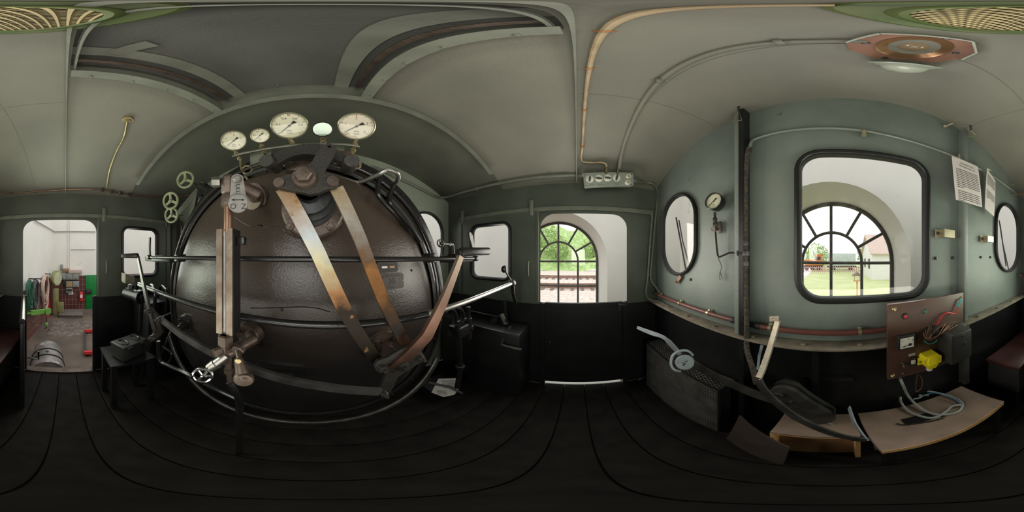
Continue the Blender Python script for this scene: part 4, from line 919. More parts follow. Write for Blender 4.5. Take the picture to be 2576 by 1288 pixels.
MB().text('0', .009, p+V((.024, .0255, .016)), -X3, Z3, Y3).text('20', .009, p+V((-.006, .0255, .020)), -X3, Z3, Y3).text('40', .009, p+V((-.026, .0255, .012)), -X3, Z3, Y3).text('A', .010, p+V((.014, .0255, -.022)), -X3, Z3, Y3).build('meter_marking', 'ink', mt)
p = pp(2294, 892); MB().box(p+V((0, .001, 0)), (.032, .002, .014)).build('label_strip', 'ceramic', t); MB().text('LIGHT', .010, p+V((0, .0022, 0)), -X3, Z3, Y3).build('lettering', 'ink', t)
p = pp(2294, 908); s_ = MB().box(p+V((0, .006, 0)), (.032, .012, .055), bev=.002).build('rocker_switch', 'blackbox', t); MB().box(p+V((0, .014, .002)), (.020, .010, .026), bev=.002).build('rocker', 'ceramic', s_)
p = pp(2271, 914); MB().lathe([(0, .010), (.006, .010), (.008, 0)], p, Y3, 10).cyl(p, p+V((.004, .022, -.012)), .003, seg=8).build('toggle_switch', 'steel', t)
# yellow plug socket
p = pp(2330, 900); sk = thing('power_socket', 'yellow plastic power socket on the wooden panel', 'socket', p)
o = [(-.042, .03), (-.032, .045), (.030, .048), (.038, .028), (.036, -.02), (.018, -.045), (-.018, -.045), (-.030, -.028)]
MB().prism([[(a_*1.0, b2) for a_, b2 in o]], p, u, v, n, .055, .0).box(p+V((.038, .008, -.004)), (.03, .014, .05), bev=.005).build('housing', 'yellow', sk)
MB().prism([[(-.032, -.004), (.036, -.004), (.038, .040), (-.028, .044)]], p+n*.055, u, v, n, .016, 0).build('lid', 'yellow', sk)
MB().lathe([(.012, -.0), (.016, 0), (.016, .026), (.012, .028)], p+V((0, .028, -.045)), -Z3, 12).build('gland', 'ceramic', sk)
MB().lathe([(0, .004), (.006, .003), (.007, 0)], p+V((.042, .015, -.004)), Y3, 10).build('screw', 'brass', sk)
# relay, terminal strip, black box, wires
p = pp(2340, 833); MB().box(p+V((0, .018, 0)), (.058, .036, .062), bev=.003).build('relay', 'blackbox', t)
p = pp(2392, 822); tsx = MB().box(p+V((0, .015, 0)), (.135, .03, .03), bev=.002).build('terminal_strip', 'blackbox', t)
b = MB()
for k in range(10): b.box(p+V((-.058+.013*k, .031, 0)), (.006, .004, .022))
each(b, 'terminal', 'cable_grey', tsx)
b = MB(); rnd = random.Random(3)
for k in range(7):
    s0 = pp(2325+rnd.uniform(-3, 22), 818+rnd.uniform(-3, 26), .038); e_ = pp(2372+k*6, 812+rnd.uniform(0, 10), .034)
    m1 = pp(2325+rnd.uniform(0, 14), 850+rnd.uniform(0, 9), .05); m2 = pp(2352+rnd.uniform(-4, 8), 842+rnd.uniform(-6, 12), .055)
    b.tube([s0, m1, m2, e_], .0022, 6, sm=7)
each(b, 'copper_wire', 'copper', t, -.5)
MB().tube([pp(2417, 752, .012), pp(2410, 772, .014)], .0062, 8).build('wire_sleeve', 'tealwire', t)
MB().tube([pp(2410, 771, .014), pp(2404, 788, .018), pp(2385, 787, .018), pp(2372, 793, .018), pp(2362, 808, .016), pp(2356, 818, .02)], .0042, 8, sm=5).build('red_wire', 'red', t)
MB().tube([pp(2325, 858, .02), pp(2337, 865, .02), pp(2350, 862, .02), pp(2358, 855, .02)], .003, 6, sm=5).build('blue_wire', 'tealwire', t)
p0 = pp(2362, 836); bx = thing('junction_box', 'black metal box with rounded edges hung on the right side of the wooden panel', 'box', p0)
q0, q1 = PY(2394, 846, -.545), PY(2446, 828, -.545); q2 = PY(2394, 922, -.545)
cxx = (q0.x+q1.x)/2; MB().box((cxx, -.60, (q0.z+q2.z)/2), (abs(q1.x-q0.x), .11, q0.z-q2.z), bev=.012).build('case', 'blackbox', bx)
b = MB()
for px, py in ((2424, 843), (2429, 862)): b.lathe([(0, .006), (.006, .005), (.008, 0)], PY(px, py, -.545), Y3, 12)
each(b, 'screw', 'brown_metal', bx)
# ---------- bench board with cable coil ----------
ZB = .45
a, b_, c, d = V((-.105, -.685, ZB)), V((-.690, -.690, ZB)), V((-.700, -.405, ZB)), V((-.115, -.372, ZB))
t = thing('bench', 'chipboard bench top on a dark steel frame below the wooden panel', 'bench', (a+c)/2-Z3*ZB)
b = MB(); vs = [a, b_, c, d]; b.add(vs+[p-Z3*.040 for p in vs], [(0, 1, 2, 3), (7, 6, 5, 4), (0, 4, 5, 1), (1, 5, 6, 2), (2, 6, 7, 3), (3, 7, 4, 0)]); b.build('board', 'boardtop', t)
b = MB(); vs = [c+V((0, .003, .0008)), d+V((0, .003, .0008))]; b.add([c+V((0, .001, .0006)), d+V((0, .001, .0006)), d+V((0, .001, -.0405)), c+V((0, .001, -.0405)), c+V((0, -.001, .0006)), d+V((0, -.001, .0006)), d+V((0, -.001, -.0405)), c+V((0, -.001, -.0405))], [(0, 1, 2, 3), (7, 6, 5, 4), (0, 4, 5, 1), (2, 6, 7, 3)]); b.build('edge_band', 'pine', t)
b = MB().box((-.40, -.42, ZB-.058), (.58, .03, .035)).box((-.40, -.67, ZB-.058), (.58, .03, .035)); b.build('frame', 'black_gloss', t)
for x in (-.66, -.15):
    for y in (-.42, -.67): MB().box((x, y, (ZB-.042)/2), (.03, .03, ZB-.042)).build('leg', 'black_gloss', t)
t2 = V((-.30, -.575, ZB))
MB().tube([t2+V((-.11, .04, .004)), t2+V((-.10, .07, .004)), t2+V((.05, .04, .004)), t2+V((.07, .02, .004))], .005, 8, sm=3).prism([rrect(0, 0, .13, .06, .01, 4)], t2+V((-.02, .02, 0)), X3, Y3, Z3, .0015, 0).build('recess_pull', 'black_gloss', t)
fl_ = PY(2262, 950, -.63)
tag(MB().tube([pp(2265, 952, -.02), pp(2270, 965, .02), PZ(2290, 1003, ZB+.06), PZ(2330, 1035, ZB+.012), PZ(2375, 1043, ZB+.010), PZ(2412, 1034, ZB+.01), PZ(2420, 1015, ZB+.01), PZ(2395, 998, ZB+.014), PZ(2340, 985, ZB+.02), PZ(2285, 984, ZB+.05), PZ(2265, 1000, ZB+.04), PZ(2280, 1030, ZB+.012), PZ(2320, 1048, ZB+.010), PZ(2352, 1050, ZB+.01), PZ(2380, 1035, ZB+.018), PZ(2395, 1022, ZB+.02), PZ(2418, 1018, ZB+.02)], .0075, 10, sm=8).build('cable_coil', 'cable_grey'), 'loose coil of grey cable lying on the bench top', 'cable')
b = MB(); tag(b.tube([PZ(2322, 994, ZB+.02), PZ(2345, 989, ZB+.035), PZ(2375, 992, ZB+.035), PZ(2405, 1006, ZB+.025), PZ(2418, 1018, ZB+.016)], .003, 8, sm=6).build('blue_wire', 'bluewire'), 'thin blue wire curling above the grey cable coil on the bench', 'wire')
p = PZ(2315, 999, ZB+.008); tag(MB().tube([p+V((.04, 0, 0)), p+V((.01, .008, .004)), p+V((-.02, -.004, .003)), p+V((-.05, .006, .0))], .006, 8, sm=4).cyl(p+V((0, 0, 0)), p+V((0, 0, .025)), .008, seg=10).build('cable_end', 'cable_grey'), 'stripped grey cable end lying at the back of the bench top', 'cable')
tag(MB().tube([pp(2308, 940, .01), PY(2304, 970, -.64), PY(2306, 985, -.64), PY(2318, 975, -.64), PY(2320, 955, -.64), pp(2312, 942, .01)], .0028, 6, sm=6).build('wire_loop', 'copper'), 'thin copper wire loop hanging under the wooden panel', 'wire')
# pine crate beside the bench
t = thing('pine_crate', 'open pine crate on the floor under the black cam plate', 'crate', (.06, -.60, 0))
x0, x1, y0, y1, zt = -.085, .205, -.69, -.50, .44
MB().box(((x0+x1)/2, (y0+y1)/2, zt-.007), (x1-x0, y1-y0, .014), bev=.001).build('top', 'boardtop', t)
MB().box(((x0+x1)/2, y1-.008, zt-.021), (x1-x0, .014, .014)).build('front_edge', 'pine', t)
for x in (x0+.008, x1-.008): MB().box((x, (y0+y1)/2, (zt-.014)/2), (.016, y1-y0, zt-.016)).build('side', 'pine', t)
MB().box(((x0+x1)/2, y1-.06, (zt-.016)/2), (x1-x0-.034, .012, zt-.018)).build('front_panel', M('plyinner', (.36, .20, .10), (.27, .14, .07), 9, .6), t)
p = PZ(1985, 1052, .455); tag(MB().prism([[(-.05, 0), (.05, -.008), (.05, .008), (.03, .012), (-.045, .02)]], V((.10, -.63, .441)), X3, Y3, Z3, .012, 0).tube([V((.05, -.62, .447)), V((-.0, -.60, .447))], .004, 8).build('hand_tool', 'palegrey'), 'small grey tool lying on the pine crate', 'tool')
# leaning dark board
p = [PZ(1864, 1047, .36), PZ(1989, 1134, .36), PZ(1972, 1156, .02), PZ(1839, 1094, .02)]
p = [V((.40, -.615, .36)), V((.125, -.44, .36)), V((.135, -.455+.05, .015)), V((.425, -.60+.05, .015))]
nn = (p[1]-p[0]).cross(p[3]-p[0]).normalized()*.008
tag(MB().add(p+[x+nn for x in p], [(0, 1, 2, 3), (7, 6, 5, 4), (0, 4, 5, 1), (1, 5, 6, 2), (2, 6, 7, 3), (3, 7, 4, 0)]).build('fibre_board', M('fibre', (.05, .035, .028), (.035, .025, .02), 8, .8)), 'dark brown board leaning between the mesh cover and the pine crate', 'board')
# expanded-metal heater cover
t = thing('heater_cover', 'black expanded metal mesh cover standing at the rear right wall', 'cover', (.93, -.64, 0)); b = MB()
x0, x1, y0, y1, z1 = .505, 1.32, YB+.02, -.60, .605
def mesh_face(O, U, W, lu, lw, cu, cw, r):
    nu, nw = int(lu/cu), int(lw/cw)
    for j in range(nw+1):
        pts = []
        for i in range(2*nu+1):
            pts.append(O+U*(i*lu/(2*nu))+W*min(lw, max(0, (j+(.5 if (i % 2) else 0))*lw/nw-.0)))
        b.tube(pts, r, 4, cap=False)
        pts = [O+U*(i*lu/(2*nu))+W*min(lw, max(0, (j+(-.5 if (i % 2) else 0))*lw/nw)) for i in range(2*nu+1)]
        b.tube(pts, r, 4, cap=False)
mesh_face(V((x0, y1, .0)), X3, Z3, x1-x0, z1, .036, .0165, .0022)
mesh_face(V((x0, y0, z1)), X3, Y3, x1-x0, y1-y0, .036, .018, .0022)
b.build('mesh_panel', 'gridmesh', t)
b = MB()
for x in (x0, x1):
    b.box((x, y1, z1/2), (.012, .012, z1)); b.box((x, y0, z1/2), (.012, .012, z1)); b.box((x, (y0+y1)/2, z1), (.012, y1-y0, .012))
b.box(((x0+x1)/2, y1, z1), (x1-x0, .01, .01)); b.box(((x0+x1)/2, y0+.02, z1/2), (x1-x0-.02, .01, z1-.02)); b.build('frame', 'black_paint', t)
# brake lever bar with tin mug
A0 = [PY(1604, 824, -.40), PY(1640, 838, -.43), PY(1668, 848, -.445)]
t = thing('brake_lever', 'long flat black brake lever bar with a pale flattened handle at the rear right', 'lever', PY(1940, 1005, -.60))
MB().bar(A0+[PY(1690, 868, -.46), PY(1712, 893, -.475)], [.022, .026, .020, .034, .034], V((.2, 1, .25)), .010, sm=3).build('handle', 'palegrey', t)
MB().bar([PY(1705, 885, -.472), PY(1766, 928, -.54), PY(1850, 970, -.57), PY(1945, 1006, -.60), PY(1990, 1016, -.61)], .046, V((.1, 1, .3)), .016).build('bar', 'dusty_black', t)
pm = PY(1722, 912, -.43); nm = (CAM-pm).normalized(); nm = V((nm.x*.8, nm.y+.1, nm.z*.7)).normalized(); u, v, n = frame(nm)
t = thing('tin_mug', 'pale grey tin mug with ring handle and holed base on the brake lever', 'mug', pm)
MB().lathe([(0, .012), (.036, .012), (.041, .006), (.042, 0), (.036, -.06), (.033, -.06)], pm, n, 28).build('body', 'palegrey', t)
b = MB(); rnd = random.Random(9)
for k in range(16): a, r_ = rnd.uniform(0, 6.28), rnd.uniform(.004, .025); b.lathe([(0, .0126), (rnd.uniform(.0015, .0032), .0124)], pm+(u*math.cos(a)+v*math.sin(a))*r_, n, 8)
b.build('hole', 'ink', t)
MB().tube([pm+u*.03+v*.04-n*.03, pm+u*.01+v*.062-n*.01, pm-u*.02+v*.062, pm-u*.055+v*.035, pm-u*.06-v*.01, pm-u*.042-v*.045, pm-u*.015-v*.055-n*.02], .0065, 8, sm=5).build('ring_handle', 'palegrey', t)
# bent steel lever
t = thing('bent_lever', 'bent flat steel lever rising in front of the rear wall with a small top hook', 'lever', PY(1908, 955, -.50))
nb = V((.55, 1, -.2)).normalized()
MB().bar([PY(1957, 806, -.585), PY(1946, 845, -.57), PY(1916, 935, -.52), PY(1908, 952, -.50)], [.024, .026, .030, .032], nb, .008).build('upper_arm', 'steel_tan', t)
p = PY(1957, 806, -.585); MB().box(p+V((.012, .01, .010)), (.035, .006, .022), rz=.5).lathe([(0, .006), (.005, .005), (.006, 0)], p+V((.012, .014, .008)), Y3, 10).build('top_hook', 'steel_tan', t)
MB().bar([PY(1907, 950, -.50), PY(1918, 975, -.49), PY(1975, 1030, -.465), PY(2060, 1078, -.44), PY(2120, 1098, -.43), PY(2182, 1108, -.42)], .034, V((.3, 1, .2)), .010, sm=2).build('lower_arm', 'dusty_black', t)
MB().bar([PY(2136, 1025, -.62), PY(2150, 1065, -.50), PY(2180, 1106, -.425)], [.03, .03, .036], V((1, 0, .2)), .006).build('cross_strap', 'palegrey', t)
# cam plate machine
p0 = PY(2000, 1000, -.62); t = thing('cam_plate', 'black rounded cam plate with a bolt on the rear wall above the pine crate', 'machine part', p0)
c0 = PY(1978, 985, -.62); c1 = PY(2045, 1040, -.62)
for k, yy in enumerate((-.60, -.645)):
    o = capsule((0, 0), (c1.x-c0.x, c1.z-c0.z), .062, .088, 14)
    MB().prism([o], (c0.x, yy, c0.z), X3, Z3, Y3, .012, -.012).build('plate', 'dusty_black', t)
MB().cyl((c0.x, -.70, c0.z), (c0.x, -.61, c0.z), .04).build('hub', 'black_paint', t)
MB().hexn((c0.x+.02, -.588, c0.z+.005), Y3, .022, .016).lathe([(0, .02), (.014, .018), (.016, 0)], (c0.x-.02, -.588, c0.z-.045), Y3, 14).build('bolt', 'dark_steel', t)
p = V((.03, -.74, .76)); tag(MB().box(p, (.24, .02, .035), bev=.003).box(p+V((.09, .0, -.03)), (.02, .02, .08)).build('angle_iron', 'black_gloss'), 'short black angle iron on the rear wall above the cam plate', 'bracket')
tag(MB().bar([w(1917, 868, .07), w(1910, 895, .07), w(1906, 930, .07)], [.014, .012, .012], Y3, .006).build('bracket', 'palegrey'), 'thin grey strip bracket under the ledge behind the bent lever', 'bracket')
# ---------- seat at rear left ----------
t = thing('driver_seat', 'dark red leather-topped seat box in the rear left corner', 'seat', (-1.28, -.57, 0))
MB().box((-1.31, -.56, .585), (.74, .27, .035), bev=.012).build('cushion', 'leather', t)
MB().box((-1.31, -.565, .42), (.70, .25, .30), bev=.01).build('box', 'blackbox', t)
for x in (-.99, -1.63):
    for y in (-.46, -.67): MB().box((x, y, .135), (.03, .03, .27)).build('leg', 'black_gloss', t)
# ---------- left front corner ----------
t = thing('tool_case', 'black case with two metal latches standing on a shelf at the left front', 'case', PX(322, 885, -1.12))
p = V((-1.14, .47, .60)); yw = R(20); m = Matrix.Rotation(yw, 3, 'Z')
MB().box(p+V((0, 0, .065)), (.15, .24, .12), mat=m, bev=.012).build('body', 'blackbox', t)
MB().box(p+V((0, 0, .135)), (.155, .245, .03), mat=m, bev=.01).build('lid', 'blackbox', t)
for s_ in (-.065, .065): MB().box(p+m @ V((.082, s_*.9, .115)), (.012, .05, .05), mat=m, bev=.003).build('latch', 'dark_steel', t)
for s_ in (-.065, .065): MB().tube([p+m @ V((0, s_*.9, .154))+m @ V((.045*math.cos(a), .03*math.sin(a), 0)) for a in [k*PI/8 for k in range(16)]], .006, 6, True).build('lid_ring', 'dark_steel', t)
tag(MB().box((-1.17, .46, .588), (.32, .34, .02)).box((-1.30, .60, .29), (.04, .04, .58)).box((-1.04, .60, .29), (.04, .04, .58)).box((-1.3, .32, .29), (.04, .04, .58)).box((-1.04, .32, .29), (.04, .04, .58)).build('shelf', 'black_paint'), 'low black shelf at the left front under the tool case', 'shelf')
cs = thing('pipework_console', 'black pipework console below the left sliding window', 'console', (-1.45, .9, 0))
MB().box((-1.48, 1.0, .50), (.36, .55, 1.0), bev=.02).build('cabinet', 'black_paint', cs)
b = MB()
for k in range(4):
    y = .62+.13*k; b.tube([V((-1.26, y, .75)), V((-1.22, y, 1.08)), V((-1.28, y+.02, 1.17-.02*k)), V((-1.40, y+.05, 1.17-.02*k)), V((-1.46, y+.05, 1.0))], .020-.002*k, 10, sm=5)
b.tube([V((-1.18, .60, .2)), V((-1.14, .62, .55)), V((-1.16, .75, .85)), V((-1.2, .9, .9))], .014, 10, sm=5); b.tube([V((-1.14, .66, .2)), V((-1.06, .72, .6)), V((-1.05, .80, .8))], .012, 10, sm=5)
each(b, 'pipe', 'black_gloss', cs, -.012)
b = MB().cyl((-1.42, .56, 1.10), (-1.24, .60, 1.10), .05).cyl((-1.24, .6, 1.10), (-1.2, .61, 1.1), .062); b.hexn((-1.36, .58, 1.14), Z3, .03, .05); b.hexn((-1.2, .61, 1.1), X3, .03, .03); b.build('pump_body', 'black_paint', cs)
gp_ = PR(322, 703, 1.42); b = MB(); dd = V((.5, .75, .25)).normalized()
for k in range(9): b.box(gp_+V((.0, -.04+.010*k, .02-.004*k)), (.10, .006, .075), bev=.002)
b.box(gp_, (.09, .085, .06), bev=.01); tag(b.build('ribbed_pad', M('pad', (.20, .18, .13), (.12, .11, .08), 20, .8)), 'pale ribbed pad resting on the left console below the sliding window', 'pad')
tag(MB().tube([PY(398, 858, .50), PY(402, 905, .50), PY(425, 920, .50), PY(470, 940, .48), PY(530, 972, .47), PY(590, 1000, .47), PY(600, 1012, .47), PY(602, 1012, .47)*1-Z3*.25, V((PY(602, 1012, .47).x, .47, .0))], .013, 10, sm=6).tube([PY(408, 872, .52), PY(428, 885, .52), PY(430, 900, .52), PY(422, 915, .52)], .006, 8, sm=5).build('drain_pipe', 'black_gloss'), 'dark bent pipe dropping from the left lever towards the floor', 'pipe')
# ---------- right front console ----------
cs = thing('brake_console', 'black brake valve console with pipes below the right sliding window', 'console', (1.25, .8, 0))
MB().box((1.29, .85, .40), (.26, .85, .80), bev=.02).build('cabinet', 'black_paint', cs)
b = MB(); P = lambda px, py, y=.72: PY(px, py, y)
b.tube([P(1128, 775), P(1140, 780), P(1147, 795), P(1148, 812)], .015, 10, sm=5); b.tube([P(1143, 772), P(1158, 778), P(1165, 790), P(1166, 805)], .015, 10, sm=5)
b.tube([P(1155, 850), P(1157, 900), P(1157, 930), P(1150, 975)], .020, 10, sm=4)
each(b, 'pipe', 'black_gloss', cs, -.014)
b = MB().cyl(P(1178, 772), P(1178, 815), .017).cyl(P(1178, 800), P(1178, 850), .028); b.box(P(1155, 830), (.12, .1, .09), bev=.015); b.hexn(P(1148, 812), Z3, .026, .02).hexn(P(1166, 805), Z3, .024, .02); b.hexn(P(1180, 824), (.2, -1, 0), .022, .03); b.hexn(P(1158, 925), Z3, .035, .03)
each(b, 'valve_body', 'black_gloss', cs)
b = MB().cyl(PX(1185, 782, 1.36), PX(1260, 798, 1.36), .010).cyl(PX(1260, 790, 1.3), PX(1272, 815, 1.3), .03).hexn(PX(1240, 808, 1.3), X3, .03, .05); b.build('cross_pipe', 'dark_steel', cs)
b = MB().bar([PX(1270, 760, 1.22), PX(1271, 785, 1.24), PX(1276, 812, 1.26)], [.02, .014, .022], V((1, .3, 0)), .01); b.bar([PX(1285, 820, 1.26), PX(1270, 845, 1.18), PX(1261, 868, 1.12)], [.022, .018, .022], V((1, -.4, 0)), .012); b.cyl(PX(1262, 868, 1.12), PX(1312, 880, 1.14), .014)
b.build('crank_handle', 'dark_steel', cs)
# papers on the floor under a strap
c = PZ(1120, 972, .20); t = thing('paper_bundle', 'crumpled printed sheet under a black strap by the lower pipe at the front right', 'paper', c)
nn = V((-.35, -.6, .7)).normalized(); u, v, n = frame(nn)
o = [(-.11, -.05), (-.03, -.11), (.05, -.10), (.115, -.02), (.11, .07), (-.04, .09)]
MB().prism([o], c, u, v, n, .002, -.002).build('sheet', M('paper_dim', (.42, .40, .37), (.34, .32, .30), 6, .85), t)
b = MB()
for k in range(7): b.bar([c+u*-.02+v*(.065-.012*k)+n*.003, c+u*(.09-.01*(k % 3))+v*(.045-.012*k)+n*.003], .004, n, .0005)
for k in range(4): b.bar([c+u*-.07+v*(-.03-.012*k)+n*.003, c+u*(.0)+v*(-.05-.012*k)+n*.003], .004, n, .0005)
b.build('body_text', 'ink', t)
MB().bar([c+u*-.12+v*.06+n*.006, c+u*.03+v*-.01+n*.012, c+u*.11+v*-.10+n*.006], .022, n, .005).build('strap', 'rubber', t)
tag(MB().box((c.x+.03, c.y+.12, .075), (.26, .22, .15), bev=.01).build('step_block', 'black_paint'), 'low black block behind the strapped paper', 'block')
# ---------- engine shed around the locomotive ----------
GZ = -1.2
wl = V((0, -1.78, 0)); wd = V((-1, .157, 0)).normalized(); wn_ = Z3.cross(wd)
if wn_.y < 0: wn_ = -wn_                    # rear shed wall, towards the cab
XF = -7.85
def arch_loop(cx, zs, r, zb, n=24, g=0): return [(cx-r-g, zb)]+[(cx-(r+g)*math.cos(PI*i/n), zs+(r+g)*math.sin(PI*i/n)) for i in range(n+1)]+[(cx+r+g, zb)]
WB = .10
def archwall(name, O, U, N_, u0, u1, ztop, cx, zs, r, rf, depth, zb=WB):
    b = MB(); W2 = Z3
    b.prism([[(u0, GZ), (u1, GZ), (u1, ztop), (u0, ztop)], arch_loop(cx, zs, rf, zb-.1)], O, U, W2, N_, 0, -.02)
    # splayed reveal
    A_ = arch_loop(cx, zs, rf, zb-.1); B_ = arch_loop(cx, zs, r, zb); n = len(A_)
    b.add([O+U*p[0]+Z3*p[1]-N_*.0 for p in A_]+[O+U*p[0]+Z3*p[1]-N_*depth for p in B_], [(i, (i+1) % n, n+(i+1) % n, n+i) for i in range(n)])
    return struct(b.build(name, 'shed_white', org=O))
def archwin(k, O, U, N_, cx, zs, r, depth, zb=WB):
    O2 = O-N_*(depth+.02); b = MB(); t_ = .022; d = V(N_)
    P = lambda x, z: O2+U*x+Z3*z
    b.tube([P(cx+(r-.02)*math.cos(PI*i/40), zs+(r-.02)*math.sin(PI*i/40)) for i in range(41)], .035, 8)
    b.tube([P(cx+r*.49*math.cos(PI*i/30), zs+r*.49*math.sin(PI*i/30)) for i in range(31)], t_, 8)
    for x in (-1, 1): b.tube([P(cx+x*(r-.02), zb), P(cx+x*(r-.02), zs)], .035, 8); b.tube([P(cx+x*r*.49, zb), P(cx+x*r*.49, zs)], t_, 8)
    b.tube([P(cx, zb), P(cx, zs+r)], t_, 8)
    for z in (zs, zs-r*.62, zb+.02): b.tube([P(cx-r, z), P(cx+r, z)], t_, 8)
    for a in (30, 60, 120, 150): b.tube([P(cx+r*.49*math.cos(R(a)), zs+r*.49*math.sin(R(a))), P(cx+r*math.cos(R(a)), zs+r*math.sin(R(a)))], t_, 8)
    f = struct(b.build('window_%d' % k, 'mullion'))
    MB().prism([arch_loop(cx, zs, r, zb)], O2, U, Z3, N_, .002, -.002).build('pane', 'pane_glass', f)
WX = 3.1
archwall('wall_shed_right', V((WX, 0, 0)), Y3, -X3, -3.0, 9, 4.6, .42, 1.33, .89, 1.0, .5)
archwin(11, V((WX, 0, 0)), Y3, -X3, .42, 1.33, .89, .5)
u_ = -wd                              # +X-ish along the rear wall
cw = .12
archwall('wall_shed_rear', wl, u_, wn_, -8.02, 3.9, 4.6, cw, 1.35, .90, .98, .55)
archwin(12, wl, u_, wn_, cw, 1.35, .90, .55)
struct(MB().box((XF-.05, 4.0, (GZ+4.6)/2), (.1, 9.4, 4.6-GZ)).build('wall_shed_left', 'shed_white'))
struct(MB().box((-2.4, 9.05, (GZ+4.6)/2), (11.2, .1, 4.6-GZ)).build('wall_shed_front', 'shed_white'))
struct(MB().box((-2.4, 3.3, GZ-.03), (11.1, 11.6, .06)).build('floor_shed', 'shed_floor'))
# red tile dado
tz = .50
bricks('tiles_y', (.13, .036, .028), (.075, .028, .024), (.20, .13, .11), 'y', .165, .25, .3, .012)
bricks('tiles_x', (.15, .045, .034), (.095, .036, .03), (.22, .15, .12), 'x', .165, .25, .3, .012)
struct(MB().box((XF+.012, 2.0, (GZ+tz)/2), (.024, 5.3, tz-GZ)).build('baseboard_shed_left', 'tiles_y'))
m_ = wl+wd*5.3+wn_*.012; an = math.atan2(wd.y, wd.x)
struct(MB().box((m_.x, m_.y, (GZ+tz)/2), (5.1, .024, tz-GZ), rz=an).build('baseboard_shed_rear', 'tiles_x'))
def sp(px, py, o=.06): return PP(px, py, wl+wn_*o, wn_)
def lf_(px, py, o=.06): return PX(px, py, XF+o)
# hoses hung in coils
def coil(name, px, py, wpx, h, n, mat, lab, seed):
    rnd = random.Random(seed); c = sp(px, py, .10); b = MB()
    for k in range(n):
        w2 = wpx*rnd.uniform(.75, 1.1); hh = h*rnd.uniform(.62, 1.1); cz = c.z-rnd.uniform(0, .08); off = rnd.uniform(-.06, .06); cc = c+wd*off
        pts = []
        for i in range(20):
            a = 2*PI*i/20; x = math.cos(a)*w2*(1 if math.sin(a) > 0 else .85); z = math.sin(a)*hh
            pts.append(V((cc.x, cc.y, cz-hh))+wd*x+Z3*z+wn_*(rnd.uniform(-.01, .01)+.02*(k % 4)))
        b.tube(pts, .019, 8, True, sm=2)
    return tag(b.build(name, mat), lab, 'hose', 'hose coils on the shed wall')
M('hose_green', (.02, .11, .06), None, 5, .4); M('hose_dark', (.05, .055, .06), (.12, .12, .12), 8, .4); M('hose_pink', (.58, .40, .32), (.44, .33, .27), 7, .5)
coil('hose_coil', 72, 703, .19, .40, 8, 'hose_green', 'dark green hose coil, leftmost on the shed wall seen through the left door', 1)
coil('hose_coil', 88, 703, .27, .52, 11, 'hose_dark', 'dark grey hose coil between the green and the pink coils on the shed wall', 2)
coil('hose_coil', 113, 690, .40, .62, 12, 'hose_pink', 'pinkish beige hose coil, rightmost of the three on the shed wall', 3)
for px, py, l in ((72, 701, 'peg holding the green hose coil'), (88, 701, 'peg holding the dark grey hose coil'), (113, 689, 'peg holding the pinkish hose coil')):
    p = sp(px, py, .0); tag(MB().cyl(p, p+wn_*.2, .02, seg=10).sphere(p+wn_*.2, .03, seg=10).build('wall_peg', 'dark_steel'), l, 'peg')
struct(MB().box(sp(121, 770, .03)-Z3*.2, (.5, .012, 1.0), rz=an).build('trim_20', 'red'))
# wall-mounted hoist
a = PR(76, 787, 4.55); c = PR(126, 781, 4.9); t = thing('chain_hoist', 'green hoist beam with a chain and hook hanging in the shed by the hoses', 'hoist', a)
M('hoistgreen', (.16, .36, .07), (.12, .28, .05), 8, .45)
dr = (c-a).normalized()
MB().bar([a, c], .13, dr.cross(Z3), .10).cyl(c-dr*.12+Z3*.0, c-dr*.12+V((.0, .0, -.0))+dr.cross(Z3)*.09, .10).build('beam', 'hoistgreen', t)
h0 = PR(117, 790, 4.75); h1 = PR(117, 812, 4.75); b = MB()
for k in range(12): p = h0.lerp(h1, k/11); e = X3 if k % 2 else Y3; b.tube([p+e*.012*math.cos(q_)+Z3*.022*math.sin(q_) for q_ in [j*PI/4 for j in range(8)]], .005, 5, True)
b.build('chain', 'dark_steel', t)
MB().box(h1-Z3*.06, (.15, .09, .13), bev=.03).build('hook_block', 'hoistgreen', t)
MB().tube([h1-Z3*.12, h1-Z3*.17, h1+V((-.02, -.05, -.23)), h1+V((0, .0, -.28)), h1+V((0, .06, -.25)), h1+V((0, .06, -.21))], .018, 8, sm=4).build('hook', 'copper', t)
MB().tube([a+Z3*-.05, a+dr*.1-Z3*.40, a+dr*.35-Z3*.42, a+dr*.4-Z3*.05], .012, 6, sm=5).build('hanging_loop', 'hose_dark', t)
w0 = sp(62, 788, .0); MB().bar([a, w0], .08, Z3, .06).build('wall_arm', 'hoistgreen', t)
# platform scale
p = PZ(140, 775, GZ); t = thing('platform_scale', 'olive green platform scale with a round dial against the tiled wall', 'scale', p)
M('olive', (.25, .25, .10), (.19, .19, .075), 6, .45)
bx_ = V((-6.95, -.30, GZ)); yw = R(-4)
MB().box(bx_+V((.0, .55, .14)), (.8, 1.0, .06), rz=yw, bev=.01).box(bx_+V((.0, .55, .06)), (.72, .92, .12), rz=yw).build('platform', M('scaleplate', (.16, .13, .11), (.11, .09, .08), 8, .6), t)
MB().box(bx_+V((-.05, -.1, .62)), (.26, .22, 1.24), rz=yw, bev=.03).box(bx_+V((.10, .1, .42)), (.06, .28, .5), rz=yw, bev=.02).build('column', 'olive', t)
dcn = PR(140, 701, 6.75); dn = (V((CAM.x, CAM.y, dcn.z))-dcn); dn = V((.75, -.66, 0)).normalized(); dn = V((.9, .75, 0)).normalized()
MB().lathe([(0, .08), (.30, .08), (.34, .05), (.34, -.06), (.28, -.09), (0, -.09)], (bx_.x-.05, bx_.y-.08, dcn.z-.02), V((.55, .83, 0)), 36).build('dial_head', 'olive', t)
MB().lathe([(0, .084), (.285, .084)], (bx_.x-.05, bx_.y-.08, dcn.z-.02), V((.55, .83, 0)), 36).build('dial_face', M('scaledial', (.52, .52, .34), None, 5, .5), t)
